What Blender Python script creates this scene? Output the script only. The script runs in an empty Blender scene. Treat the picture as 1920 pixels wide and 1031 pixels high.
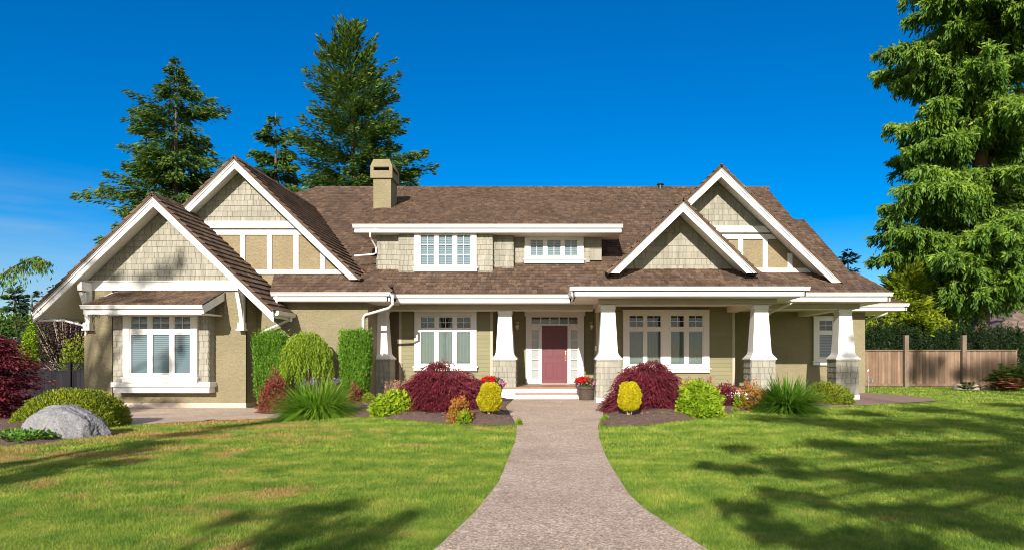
import bpy, math, random, zlib
import numpy as np
from mathutils import Vector

# ------------------------------------------------------------------ camera, sky, sun
SC = bpy.context.scene
COL = SC.collection
EYE = 1.4
cam = bpy.data.cameras.new("camera")
cam.lens = 22.5; cam.sensor_width = 36.0
cam.shift_x = -80/1920; cam.shift_y = 156.5/1920
cam.clip_end = 2000
camo = bpy.data.objects.new("camera", cam); COL.objects.link(camo)
camo.location = (0, 0, EYE); camo.rotation_euler = (math.radians(90), 0, 0)
SC.camera = camo
SUN_AZ = math.radians(7.0)      # comes from behind the camera, a little left
SUN_EL = math.radians(23.5)
world = bpy.data.worlds.new("World"); SC.world = world; world.use_nodes = True
nt = world.node_tree; nt.nodes.clear()
wo = nt.nodes.new('ShaderNodeOutputWorld'); bg = nt.nodes.new('ShaderNodeBackground')
sky = nt.nodes.new('ShaderNodeTexSky'); sky.sky_type = 'NISHITA'; sky.sun_disc = False
sky.sun_elevation = SUN_EL; sky.sun_rotation = math.radians(180) + SUN_AZ
sky.altitude = 0; sky.air_density = 1.0; sky.dust_density = 0.15; sky.ozone_density = 5.0
hs = nt.nodes.new('ShaderNodeHueSaturation'); hs.inputs['Hue'].default_value = 0.506; hs.inputs['Saturation'].default_value = 1.44; hs.inputs['Value'].default_value = 0.62
nt.links.new(sky.outputs[0], hs.inputs['Color'])
tcw = nt.nodes.new('ShaderNodeTexCoord'); mpw = nt.nodes.new('ShaderNodeMapping'); mpw.inputs['Scale'].default_value = (1.6, 1.6, 14); nt.links.new(tcw.outputs['Generated'], mpw.inputs[0])
nw = nt.nodes.new('ShaderNodeTexNoise'); nw.inputs['Scale'].default_value = 2.0; nw.inputs['Detail'].default_value = 6; nt.links.new(mpw.outputs[0], nw.inputs['Vector'])
rw = nt.nodes.new('ShaderNodeValToRGB'); rw.color_ramp.elements[0].position = .40; rw.color_ramp.elements[1].position = .75; nt.links.new(nw.outputs[0], rw.inputs[0])
sw = nt.nodes.new('ShaderNodeSeparateXYZ'); nt.links.new(tcw.outputs['Generated'], sw.inputs[0])
m1 = nt.nodes.new('ShaderNodeMapRange'); m1.inputs[1].default_value = .24; m1.inputs[2].default_value = .10; nt.links.new(sw.outputs[2], m1.inputs[0])
m2 = nt.nodes.new('ShaderNodeMapRange'); m2.inputs[1].default_value = -.35; m2.inputs[2].default_value = -.62; nt.links.new(sw.outputs[0], m2.inputs[0])
mm = nt.nodes.new('ShaderNodeMath'); mm.operation = 'MULTIPLY'; nt.links.new(m1.outputs[0], mm.inputs[0]); nt.links.new(m2.outputs[0], mm.inputs[1])
m3 = nt.nodes.new('ShaderNodeMath'); m3.operation = 'MULTIPLY'; nt.links.new(mm.outputs[0], m3.inputs[0]); nt.links.new(rw.outputs[0], m3.inputs[1])
cw = nt.nodes.new('ShaderNodeMix'); cw.data_type = 'RGBA'; nt.links.new(m3.outputs[0], cw.inputs[0]); nt.links.new(hs.outputs[0], cw.inputs[6]); cw.inputs[7].default_value = (1.7, 2.5, 3.2, 1)
# unseen bright clouds added behind the camera as white fill light
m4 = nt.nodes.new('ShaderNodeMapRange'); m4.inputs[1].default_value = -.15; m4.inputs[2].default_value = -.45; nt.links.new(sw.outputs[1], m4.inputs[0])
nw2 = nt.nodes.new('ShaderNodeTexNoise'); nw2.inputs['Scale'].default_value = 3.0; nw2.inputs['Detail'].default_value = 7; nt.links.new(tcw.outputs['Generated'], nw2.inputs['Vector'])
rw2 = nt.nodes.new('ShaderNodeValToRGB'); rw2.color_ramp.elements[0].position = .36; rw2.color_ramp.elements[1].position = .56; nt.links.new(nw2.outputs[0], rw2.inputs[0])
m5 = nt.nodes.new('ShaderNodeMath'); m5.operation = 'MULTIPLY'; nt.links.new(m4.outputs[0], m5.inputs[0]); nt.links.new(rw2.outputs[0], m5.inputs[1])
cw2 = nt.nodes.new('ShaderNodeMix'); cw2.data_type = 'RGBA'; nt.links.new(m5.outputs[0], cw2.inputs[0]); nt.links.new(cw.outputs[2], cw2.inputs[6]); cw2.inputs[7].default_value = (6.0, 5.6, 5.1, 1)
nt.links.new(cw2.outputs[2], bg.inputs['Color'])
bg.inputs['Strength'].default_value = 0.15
nt.links.new(bg.outputs[0], wo.inputs['Surface'])
sl = bpy.data.lights.new("sun", 'SUN'); sl.energy = 5.0; sl.angle = math.radians(0.55); sl.color = (1.0, 0.925, 0.815)
so = bpy.data.objects.new("sun", sl); COL.objects.link(so)
sd = Vector((math.sin(SUN_AZ)*math.cos(SUN_EL), math.cos(SUN_AZ)*math.cos(SUN_EL), -math.sin(SUN_EL)))
so.rotation_euler = sd.to_track_quat('-Z', 'Y').to_euler(); so.location = (0, -10, 30)
SC.cycles.filter_width = 1.0
SC.view_settings.view_transform = 'Standard'; SC.view_settings.look = 'None'
SC.view_settings.exposure = 0.58; SC.view_settings.gamma = 1.0; SC.view_settings.use_curve_mapping = False

rng = np.random.default_rng(7)
random.seed(7)
F = 1200.0
def X(px, Y): return (px-1040)*Y/F
def Z(py, Y): return EYE+(672-py)*Y/F
def P(px, py, Y): return (X(px, Y), Y, Z(py, Y))
def sstep(a, b, x):
    t = np.clip((x-a)/(b-a), 0, 1); return t*t*(3-2*t)
def ground(x, y):
    x = np.asarray(x, float); y = np.asarray(y, float)
    t = sstep(9, 17, y)
    g = t*(-0.08 + 0.18*sstep(-8, -3, x))
    g = g + 0.025*np.sin(x*0.45+1)*np.sin(y*0.5)*sstep(3, 6, y)*(1-sstep(15, 18, y))
    return g
def gy(py):                      # ground depth of a photo row
    return F*(EYE-0.05)/(py-672)

# ------------------------------------------------------------------ materials
def mat(name):
    m = bpy.data.materials.new(name); m.use_nodes = True
    n = m.node_tree; b = n.nodes['Principled BSDF']
    return m, n, b
def N(n, t, **k):
    o = n.nodes.new(t)
    for a, v in k.items(): setattr(o, a, v)
    return o
def ramp(n, src, stops):
    r = n.nodes.new('ShaderNodeValToRGB'); cr = r.color_ramp
    while len(cr.elements) > 1: cr.elements.remove(cr.elements[-1])
    cr.elements[0].position = stops[0][0]; cr.elements[0].color = (*stops[0][1], 1)
    for p, c in stops[1:]:
        e = cr.elements.new(p); e.color = (*c, 1)
    n.links.new(src, r.inputs[0]); return r
def noise(n, scale, detail=4, rough=.6, vec=None, sc=None):
    t = N(n, 'ShaderNodeTexNoise'); t.inputs['Scale'].default_value = scale
    t.inputs['Detail'].default_value = detail; t.inputs['Roughness'].default_value = rough
    tc = N(n, 'ShaderNodeNewGeometry')
    if sc:
        mp = N(n, 'ShaderNodeMapping'); mp.inputs['Scale'].default_value = sc
        n.links.new(tc.outputs['Position'], mp.inputs[0]); n.links.new(mp.outputs[0], t.inputs['Vector'])
    else: n.links.new(tc.outputs['Position'], t.inputs['Vector'])
    return t
def mixc(n, f, a, b, mode='MIX'):
    m = N(n, 'ShaderNodeMix', data_type='RGBA', blend_type=mode)
    for i, v in ((0, f), (6, a), (7, b)):
        if hasattr(v, 'links') or hasattr(v, 'is_linked'): n.links.new(v, m.inputs[i])
        elif isinstance(v, (int, float)): m.inputs[i].default_value = v
        else: m.inputs[i].default_value = (*v, 1)
    return m.outputs[2]
def bump(n, b, h, strength, dist=.02):
    u = N(n, 'ShaderNodeBump'); u.inputs['Strength'].default_value = strength; u.inputs['Distance'].default_value = dist
    n.links.new(h, u.inputs['Height']); n.links.new(u.outputs[0], b.inputs['Normal'])
def simple(name, c, rough=.6, var=.12, nscale=6, bstr=0, bscale=60, metal=0, sc=None, spec=.4):
    m, n, b = mat(name)
    t = noise(n, nscale, 5, .65, sc=sc)
    lo = tuple(x*(1-var) for x in c); hi = tuple(min(1, x*(1+var)) for x in c)
    r = ramp(n, t.outputs[0], [(.3, lo), (.7, hi)])
    n.links.new(r.outputs[0], b.inputs['Base Color'])
    b.inputs['Roughness'].default_value = rough; b.inputs['Metallic'].default_value = metal
    b.inputs['Specular IOR Level'].default_value = spec
    if bstr: bump(n, b, noise(n, bscale, 4, .6).outputs[0], bstr)
    return m
def rndmat(name, stops, rough=.8, nscale=3, nmix=.35, streak=None, bstr=.0, spec=.2):
    """colour varies from piece to piece through the mesh attribute rnd"""
    m, n, b = mat(name)
    a = N(n, 'ShaderNodeAttribute', attribute_name='rnd')
    t = noise(n, nscale, 5, .7)
    r = ramp(n, a.outputs['Fac'], stops)
    r2 = ramp(n, t.outputs[0], [(.3, (.62, .62, .62)), (.7, (1.25, 1.22, 1.18))])
    c = mixc(n, nmix, r.outputs[0], mixc(n, 1.0, r.outputs[0], r2.outputs[0], 'MULTIPLY'))
    if streak:
        s = noise(n, 1, 3, .6, sc=streak)
        r3 = ramp(n, s.outputs[0], [(.35, (.7, .7, .7)), (.65, (1.15, 1.15, 1.15))])
        c = mixc(n, .6, c, mixc(n, 1.0, c, r3.outputs[0], 'MULTIPLY'))
    n.links.new(c, b.inputs['Base Color']); b.inputs['Roughness'].default_value = rough
    b.inputs['Specular IOR Level'].default_value = spec
    if bstr: bump(n, b, noise(n, 35, 4, .6).outputs[0], bstr)
    return m
def leafmat(name, stops, trans=.35, rough=.55, spec=.3, nscale=1.5):
    m, n, b = mat(name)
    a = N(n, 'ShaderNodeAttribute', attribute_name='rnd')
    r = ramp(n, a.outputs['Fac'], stops)
    t = noise(n, nscale, 3, .6)
    r2 = ramp(n, t.outputs[0], [(.3, (.72, .74, .7)), (.7, (1.25, 1.2, 1.1))])
    c = mixc(n, .8, r.outputs[0], mixc(n, 1.0, r.outputs[0], r2.outputs[0], 'MULTIPLY'))
    n.links.new(c, b.inputs['Base Color']); b.inputs['Roughness'].default_value = rough
    b.inputs['Specular IOR Level'].default_value = spec
    tr = N(n, 'ShaderNodeBsdfTranslucent'); n.links.new(c, tr.inputs['Color'])
    mx = N(n, 'ShaderNodeMixShader'); mx.inputs[0].default_value = trans
    n.links.new(b.outputs[0], mx.inputs[1]); n.links.new(tr.outputs[0], mx.inputs[2])
    n.links.new(mx.outputs[0], n.nodes['Material Output'].inputs['Surface'])
    return m

M = {}
M['white'] = simple('white_paint', (.72, .705, .68), .5, .06, 2.5, .08, 40, sc=(1, 1, .35))
M['cream'] = simple('cream_paint', (.74, .68, .58), .5, .04, 3)
M['taupe'] = simple('taupe_paint', (.40, .35, .265), .55, .06, 3)
M['trimg'] = simple('gutter_white', (.68, .675, .66), .35, .03, 4)
m, n, b = mat('soffit_planks'); M['soffit'] = m
g = N(n, 'ShaderNodeNewGeometry'); w = N(n, 'ShaderNodeTexWave', wave_type='BANDS', bands_direction='Y', wave_profile='SAW')
w.inputs['Scale'].default_value = 2.6; n.links.new(g.outputs['Position'], w.inputs['Vector'])
r = ramp(n, w.outputs[0], [(0, (.30, .27, .22)), (.08, (.84, .80, .72)), (1, (.84, .80, .72))])
n.links.new(r.outputs[0], b.inputs['Base Color']); b.inputs['Roughness'].default_value = .5
def stucco(name, c, sc=26):
    m, n, b = mat(name)
    t = noise(n, sc, 6, .7); t2 = noise(n, 1.2, 4, .6)
    r = ramp(n, t2.outputs[0], [(.3, tuple(x*.9 for x in c)), (.7, tuple(x*1.1 for x in c))])
    r2 = ramp(n, t.outputs[0], [(.35, (.8, .8, .8)), (.65, (1.12, 1.12, 1.12))])
    c2 = mixc(n, .6, r.outputs[0], mixc(n, 1.0, r.outputs[0], r2.outputs[0], 'MULTIPLY'))
    n.links.new(c2, b.inputs['Base Color'])
    b.inputs['Roughness'].default_value = .9; b.inputs['Specular IOR Level'].default_value = .15
    t9 = noise(n, 7, 5, .7); ad9 = N(n, 'ShaderNodeMath', operation='ADD'); n.links.new(t.outputs[0], ad9.inputs[0]); n.links.new(t9.outputs[0], ad9.inputs[1]); bump(n, b, ad9.outputs[0], 1.0, .05); return m
M['stucco'] = stucco('khaki_stucco', (.285, .246, .152))
M['stucco_tan'] = stucco('tan_stucco', (.30, .245, .15), 16)
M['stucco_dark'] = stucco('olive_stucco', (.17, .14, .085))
M['shingle'] = rndmat('wall_shingles', [(0, (.285, .27, .22)), (.5, (.31, .293, .242)), (1, (.335, .318, .265))], .85, 4, .25, (9, 9, .8), .2)
M['siding'] = rndmat('lap_siding', [(0, (.20, .19, .105)), (1, (.225, .21, .12))], .6, 2, .2)
M['shake'] = rndmat('cedar_shakes', [(0, (.085, .056, .040)), (.4, (.115, .077, .055)), (.85, (.145, .098, .070)), (1, (.185, .118, .076))], .85, .8, .7, (7, 7, 7), .5)
M['concrete'] = simple('foundation_concrete', (.50, .43, .36), .9, .15, 5, .3, 30)
M['deck'] = simple('deck_boards', (.30, .17, .10), .6, .25, 8)
M['dark'] = simple('dark_interior', (.016, .015, .015), .8, .2, 4)
M['black'] = simple('black_metal', (.03, .03, .03), .4, .2, 8, metal=.3)
M['steel'] = simple('brushed_steel', (.5, .48, .45), .3, .1, 8, metal=.9)
M['brass'] = simple('brass', (.6, .45, .22), .3, .1, 8, metal=.9)
M['door'] = simple('dusty_red_paint', (.125, .015, .027), .4, .05, 3, spec=.5)
M['doorglass'] = simple('frosted_sidelight', (.33, .35, .35), .2, .1, 14, spec=.6)
M['curtain'] = simple('curtain_fabric', (.28, .32, .30), .9, .06, 5)
m, n, b = mat('slat_blind'); M['blind'] = m
g = N(n, 'ShaderNodeNewGeometry'); w = N(n, 'ShaderNodeTexWave', wave_type='BANDS', bands_direction='Z', wave_profile='SIN')
w.inputs['Scale'].default_value = 5.4; n.links.new(g.outputs['Position'], w.inputs['Vector'])
r = ramp(n, w.outputs[0], [(0, (.07, .11, .14)), (.35, (.23, .30, .35)), (1, (.33, .41, .46))])  # blue tint in the slats stands in for sky reflected in the panes
n.links.new(r.outputs[0], b.inputs['Base Color'])
m = bpy.data.materials.new('window_glass'); m.use_nodes = True; M['glass'] = m; n = m.node_tree
n.nodes.remove(n.nodes['Principled BSDF'])
tr = N(n, 'ShaderNodeBsdfTransparent'); tr.inputs[0].default_value = (.84, .87, .87, 1)
gl = N(n, 'ShaderNodeBsdfGlossy'); gl.inputs['Roughness'].default_value = .02
lw = N(n, 'ShaderNodeLayerWeight'); lw.inputs[0].default_value = .35
ma = N(n, 'ShaderNodeMath', operation='MULTIPLY_ADD'); ma.inputs[1].default_value = .38; ma.inputs[2].default_value = .02
n.links.new(lw.outputs['Fresnel'], ma.inputs[0])
mx = N(n, 'ShaderNodeMixShader'); n.links.new(ma.outputs[0], mx.inputs[0])
n.links.new(tr.outputs[0], mx.inputs[1]); n.links.new(gl.outputs[0], mx.inputs[2])
n.links.new(mx.outputs[0], n.nodes['Material Output'].inputs['Surface'])
# lawn soil and grass
m, n, b = mat('lawn_turf'); M['turf'] = m
def lawn_colour(n, hi):
    a = noise(n, 0.55, 5, .62); c = noise(n, 2.2, 4, .65); d = noise(n, 14, 3, .6)
    k = hi
    base = ramp(n, c.outputs[0], [(.28, (.078*k, .155*k, .022*k)), (.48, (.155*k, .232*k, .032*k)), (.70, (.285*k, .31*k, .06*k))])
    g = N(n, 'ShaderNodeNewGeometry'); sx = N(n, 'ShaderNodeSeparateXYZ'); n.links.new(g.outputs['Position'], sx.inputs[0])
    mr = N(n, 'ShaderNodeMapRange'); mr.inputs[1].default_value = -7.0; mr.inputs[2].default_value = 0.5; mr.inputs[3].default_value = .14; mr.inputs[4].default_value = -.08
    n.links.new(sx.outputs[0], mr.inputs[0])
    ad = N(n, 'ShaderNodeMath', operation='ADD'); n.links.new(a.outputs[0], ad.inputs[0]); n.links.new(mr.outputs[0], ad.inputs[1])
    c2 = noise(n, 2.6, 4, .7, sc=(.6, 1.6, 1))
    ad2 = N(n, 'ShaderNodeMath', operation='MULTIPLY_ADD'); n.links.new(c2.outputs[0], ad2.inputs[0]); ad2.inputs[1].default_value = .6
    n.links.new(ad.outputs[0], ad2.inputs[2])
    dry = ramp(n, ad2.outputs[0], [(.89, (0, 0, 0)), (1.0, (.8, .8, .8))])
    dc = ramp(n, d.outputs[0], [(.3, (.27*k, .155*k, .065*k)), (.7, (.42*k, .25*k, .11*k))])
    # strips left by the mower
    w = N(n, 'ShaderNodeTexWave', wave_type='BANDS', bands_direction='Y'); w.inputs['Scale'].default_value = .27; w.inputs['Distortion'].default_value = 1.2; w.inputs['Detail'].default_value = 1
    n.links.new(g.outputs['Position'], w.inputs['Vector'])
    wr = ramp(n, w.outputs[0], [(.2, (.86, .9, .86)), (.8, (1.12, 1.08, 1.05))])
    cc = mixc(n, .8, base.outputs[0], mixc(n, 1.0, base.outputs[0], wr.outputs[0], 'MULTIPLY'))
    return mixc(n, dry.outputs[0], cc, dc.outputs[0])
n.links.new(lawn_colour(n, 1.05), b.inputs['Base Color']); b.inputs['Roughness'].default_value = .95
b.inputs['Specular IOR Level'].default_value = .05
bump(n, b, noise(n, 60, 4, .7).outputs[0], .8, .03)
m, n, b = mat('grass_blades'); M['blade'] = m
c = lawn_colour(n, 1.38); a = N(n, 'ShaderNodeAttribute', attribute_name='rnd')
r = ramp(n, a.outputs['Fac'], [(0, (.55, .62, .5)), (.6, (1, 1, 1)), (1, (1.5, 1.35, 1.3))])
c = mixc(n, 1.0, c, r.outputs[0], 'MULTIPLY')
n.links.new(c, b.inputs['Base Color']); b.inputs['Roughness'].default_value = .6; b.inputs['Specular IOR Level'].default_value = .2
tr = N(n, 'ShaderNodeBsdfTranslucent'); n.links.new(c, tr.inputs['Color']); mx = N(n, 'ShaderNodeMixShader'); mx.inputs[0].default_value = .3
n.links.new(b.outputs[0], mx.inputs[1]); n.links.new(tr.outputs[0], mx.inputs[2]); n.links.new(mx.outputs[0], n.nodes['Material Output'].inputs['Surface'])
# exposed aggregate
m, n, b = mat('exposed_aggregate'); M['path'] = m
v = N(n, 'ShaderNodeTexVoronoi'); v.inputs['Scale'].default_value = 85
g = N(n, 'ShaderNodeNewGeometry'); n.links.new(g.outputs['Position'], v.inputs['Vector'])
sp = N(n, 'ShaderNodeSeparateColor'); n.links.new(v.outputs['Color'], sp.inputs[0])
r = ramp(n, sp.outputs[0], [(0, (.22, .16, .12)), (.3, (.41, .315, .24)), (.65, (.53, .415, .33)), (1, (.76, .63, .51))])
t = noise(n, .9, 6, .7); r2 = ramp(n, t.outputs[0], [(.3, (.80, .77, .75)), (.7, (1.12, 1.12, 1.12))])
t5 = noise(n, 14, 4, .7); r5 = ramp(n, t5.outputs[0], [(.35, (.82, .8, .78)), (.65, (1.12, 1.12, 1.12))])
c = mixc(n, 1.0, r.outputs[0], r2.outputs[0], 'MULTIPLY'); c = mixc(n, .8, c, mixc(n, 1.0, c, r5.outputs[0], 'MULTIPLY'))
n.links.new(c, b.inputs['Base Color']); b.inputs['Roughness'].default_value = .8; b.inputs['Specular IOR Level'].default_value = .2
bump(n, b, v.outputs['Distance'], .5, .01)
m, n, b = mat('bed_soil'); M['soil'] = m
t = noise(n, 9, 6, .75); t2 = noise(n, 70, 3, .7)
r = ramp(n, t.outputs[0], [(.3, (.13, .075, .055)), (.55, (.21, .13, .095)), (.75, (.29, .19, .145))])
r2 = ramp(n, t2.outputs[0], [(.35, (.6, .6, .6)), (.65, (1.3, 1.3, 1.3))])
n.links.new(mixc(n, 1.0, r.outputs[0], r2.outputs[0], 'MULTIPLY'), b.inputs['Base Color']); b.inputs['Roughness'].default_value = .95
bump(n, b, t2.outputs[0], 1.0, .04)
M['rock'] = simple('granite', (.36, .35, .35), .85, .35, 2.2, .9, 9)
M['rock2'] = simple('sandstone', (.42, .36, .27), .9, .3, 4, .8, 9)
M['bark'] = simple('bark', (.13, .085, .06), .9, .35, 8, .8, 25, sc=(1, 1, .3))
M['barkp'] = simple('pale_bark', (.38, .29, .20), .9, .3, 8, .4, 25)
M['fence'] = rndmat('cedar_fence', [(0, (.17, .108, .072)), (.5, (.23, .152, .105)), (1, (.30, .205, .145))], .85, 2, .5, (12, 12, .8), .2)
M['fence_shaded'] = rndmat('shade_toned_fence', [(0, (.010, .010, .014)), (1, (.022, .02, .027))], .85, 2, .5, (12, 12, .8))  # near-black boards: tree shade is put into the colour
M['postw'] = simple('post_wood', (.17, .125, .09), .85, .25, 5, .3, 30)
M['nroof'] = rndmat('neighbour_shingles', [(0, (.15, .105, .09)), (1, (.27, .20, .17))], .9, 3, .5)
M['nroofg'] = rndmat('grey_neighbour_roof', [(0, (.15, .15, .16)), (1, (.22, .22, .23))], .9, 3, .5)
M['potm'] = simple('brown_pot', (.075, .055, .045), .45, .2, 6)
M['lampg'] = simple('lamp_glass', (.75, .70, .6), .15, .05, 6, spec=.8)
G = {}
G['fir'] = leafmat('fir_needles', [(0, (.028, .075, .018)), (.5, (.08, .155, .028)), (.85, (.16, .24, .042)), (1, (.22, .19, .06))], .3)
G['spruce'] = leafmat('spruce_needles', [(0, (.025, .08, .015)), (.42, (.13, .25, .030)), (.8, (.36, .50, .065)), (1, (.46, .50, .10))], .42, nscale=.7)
G['blufir'] = leafmat('blue_fir', [(0, (.018, .045, .022)), (1, (.06, .11, .05))], .2)
G['ygreen'] = leafmat('yellow_green_leaves', [(0, (.10, .17, .012)), (.5, (.24, .33, .022)), (1, (.45, .50, .05))], .5)
G['green'] = leafmat('green_leaves', [(0, (.03, .075, .012)), (.5, (.06, .13, .02)), (1, (.12, .20, .03))], .35)
G['hedge'] = leafmat('arborvitae', [(0, (.035, .11, .010)), (.5, (.10, .24, .018)), (1, (.22, .39, .035))], .35)
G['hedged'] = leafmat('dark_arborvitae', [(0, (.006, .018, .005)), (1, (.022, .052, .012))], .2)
G['weep'] = leafmat('weeping_green', [(0, (.11, .20, .015)), (.5, (.22, .34, .022)), (1, (.36, .45, .04))], .4)
G['lily'] = leafmat('strap_leaves', [(0, (.08, .20, .015)), (.5, (.19, .37, .03)), (1, (.38, .52, .07))], .5, .4)
G['lilyd'] = leafmat('dark_strap_leaves', [(0, (.05, .13, .012)), (.5, (.11, .25, .022)), (1, (.25, .38, .045))], .45, .4)
G['lime'] = leafmat('lime_leaves', [(0, (.13, .24, .010)), (.5, (.25, .40, .015)), (1, (.42, .50, .03))], .4)
G['gold'] = leafmat('golden_cypress', [(0, (.36, .32, .010)), (.5, (.56, .50, .012)), (1, (.72, .60, .02))], .3)
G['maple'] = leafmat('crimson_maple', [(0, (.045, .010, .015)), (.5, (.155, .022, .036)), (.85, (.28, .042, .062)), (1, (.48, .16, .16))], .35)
G['plum'] = leafmat('plum_leaves', [(0, (.02, .012, .016)), (1, (.07, .03, .04))], .25)
G['barb'] = leafmat('barberry', [(0, (.10, .03, .025)), (.5, (.20, .045, .035)), (1, (.33, .12, .07))], .3)
G['orange'] = leafmat('orange_spirea', [(0, (.16, .18, .02)), (.45, (.34, .20, .03)), (1, (.50, .16, .05))], .35)
G['plume'] = leafmat('dried_plumes', [(0, (.28, .14, .09)), (1, (.48, .27, .17))], .3)
G['mound'] = leafmat('mound_evergreen', [(0, (.06, .11, .008)), (.5, (.16, .22, .012)), (.93, (.28, .30, .02)), (1, (.32, .16, .04))], .25)
G['red'] = leafmat('red_petals', [(0, (.55, .005, .012)), (1, (.8, .02, .03))], .3)
G['pink'] = leafmat('pink_petals', [(0, (.55, .12, .35)), (1, (.8, .5, .65))], .3)
G['purple'] = leafmat('purple_petals', [(0, (.22, .13, .5)), (1, (.4, .28, .7))], .3)
G['fern'] = leafmat('fern', [(0, (.03, .08, .012)), (.8, (.09, .17, .02)), (1, (.35, .18, .06))], .3)
G['rust'] = leafmat('rusty_fern', [(0, (.18, .07, .035)), (1, (.35, .17, .09))], .3)

# ------------------------------------------------------------------ object helpers
def rootloc(o):
    while o.parent: o = o.parent
    return o.location
def link(name, me, parent=None):
    o = bpy.data.objects.new(name, me); COL.objects.link(o)
    if parent: o.parent = parent
    return o
def thing(name, loc, label, cat, group=None):
    o = link(name, None); o.location = loc; o.empty_display_size = .2
    o['label'] = label; o['category'] = cat
    if group: o['group'] = group
    return o
def tag(o, label, cat, group=None):
    o['label'] = label; o['category'] = cat
    if group: o['group'] = group
    return o
def npmesh(name, V, Fc, m, parent=None, rnd=None, smooth=False, k=None):
    """V n x 3 world coordinates, Fc array (quads or tris) ; rnd per vertex"""
    V = np.asarray(V, np.float64); Fc = np.asarray(Fc, np.int32)
    off = np.array(rootloc(parent)) if parent else np.zeros(3)
    V = V - off
    me = bpy.data.meshes.new(name); k = Fc.shape[1]
    me.vertices.add(len(V)); me.vertices.foreach_set('co', V.astype(np.float32).ravel())
    me.loops.add(Fc.size); me.loops.foreach_set('vertex_index', Fc.ravel())
    me.polygons.add(len(Fc)); me.polygons.foreach_set('loop_start', np.arange(0, Fc.size, k, dtype=np.int32))
    me.polygons.foreach_set('loop_total', np.full(len(Fc), k, np.int32))
    if smooth: me.polygons.foreach_set('use_smooth', np.ones(len(Fc), bool))
    me.update(calc_edges=True)
    if rnd is not None:
        a = me.attributes.new('rnd', 'FLOAT', 'POINT'); a.data.foreach_set('value', np.asarray(rnd, np.float32))
    me.materials.append(m)
    return link(name, me, parent)
class MB:
    def __init__(s): s.v = []; s.f = []; s.r = []
    def add(s, vs, fs, r=None):
        b = len(s.v); s.v += [tuple(map(float, q)) for q in vs]; s.f += [tuple(b+i for i in q) for q in fs]
        s.r += [random.random() if r is None else r]*len(vs); return s
    def box(s, x0, x1, y0, y1, z0, z1, r=None):
        return s.add([(x0,y0,z0),(x1,y0,z0),(x1,y1,z0),(x0,y1,z0),(x0,y0,z1),(x1,y0,z1),(x1,y1,z1),(x0,y1,z1)],
            [(0,3,2,1),(4,5,6,7),(0,1,5,4),(1,2,6,5),(2,3,7,6),(3,0,4,7)], r)
    def prism(s, poly, d, r=None):       # poly: 3D points, extruded by vector d
        n = len(poly); vs = list(poly)+[tuple(a+b for a, b in zip(p, d)) for p in poly]
        return s.add(vs, [tuple(range(n))[::-1], tuple(range(n, 2*n))]+[(i, (i+1) % n, n+(i+1) % n, n+i) for i in range(n)], r)
    def prof_x(s, prof, x0, x1):          # prof: (y,z)
        return s.prism([(x0, y, z) for y, z in prof], (x1-x0, 0, 0))
    def prof_y(s, prof, y0, y1):          # prof: (x,z)
        return s.prism([(x, y0, z) for x, z in prof], (0, y1-y0, 0))
    def tube(s, pts, rad, k=8, r=None):
        pts = [Vector(p) for p in pts]; rads = rad if isinstance(rad, (list, tuple)) else [rad]*len(pts)
        vs = []; fs = []
        for i, p in enumerate(pts):
            d = (pts[min(i+1, len(pts)-1)]-pts[max(i-1, 0)]).normalized()
            a = d.orthogonal() if i == 0 else (a-d*a.dot(d))
            a.normalize(); c = d.cross(a)
            for j in range(k):
                t = 2*math.pi*j/k; vs.append(tuple(p+(a*math.cos(t)+c*math.sin(t))*rads[i]))
        for i in range(len(pts)-1):
            for j in range(k):
                fs.append((i*k+j, i*k+(j+1) % k, (i+1)*k+(j+1) % k, (i+1)*k+j))
        fs += [tuple(range(k))[::-1], tuple(range((len(pts)-1)*k, len(pts)*k))]
        return s.add(vs, fs, r)
    def rings(s, rs, k=24, r=None):       # lathe: (cx,cy,z,rad)
        vs = []; fs = []
        for cx, cy, z, ra in rs:
            for j in range(k):
                t = 2*math.pi*j/k; vs.append((cx+ra*math.cos(t), cy+ra*math.sin(t), z))
        for i in range(len(rs)-1):
            for j in range(k): fs.append((i*k+j, i*k+(j+1) % k, (i+1)*k+(j+1) % k, (i+1)*k+j))
        fs += [tuple(range(k))[::-1], tuple(range((len(rs)-1)*k, len(rs)*k))]
        return s.add(vs, fs, r)
    def sq(s, cx, cy, prof, r=None):      # square lofted post: (z, half)
        vs = []; fs = []
        for z, h in prof: vs += [(cx-h, cy-h, z), (cx+h, cy-h, z), (cx+h, cy+h, z), (cx-h, cy+h, z)]
        for i in range(len(prof)-1):
            for j in range(4): fs.append((i*4+j, i*4+(j+1) % 4, i*4+4+(j+1) % 4, i*4+4+j))
        fs += [(3, 2, 1, 0), tuple(range(len(prof)*4-4, len(prof)*4))]
        return s.add(vs, fs, r)
    def build(s, name, m, parent=None, bevel=0, smooth=False):
        off = Vector(rootloc(parent)) if parent else Vector((0, 0, 0))
        me = bpy.data.meshes.new(name); me.from_pydata([tuple(Vector(v)-off) for v in s.v], [], s.f)
        import bmesh
        bm = bmesh.new(); bm.from_mesh(me); bmesh.ops.recalc_face_normals(bm, faces=bm.faces); bm.to_mesh(me); bm.free()
        a = me.attributes.new('rnd', 'FLOAT', 'POINT'); a.data.foreach_set('value', s.r)
        me.materials.append(m); 
        if smooth: me.polygons.foreach_set('use_smooth', [True]*len(me.polygons))
        me.update(); o = link(name, me, parent)
        if bevel:
            md = o.modifiers.new('bevel', 'BEVEL'); md.width = bevel; md.segments = 2; md.limit_method = 'ANGLE'
        return o

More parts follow.
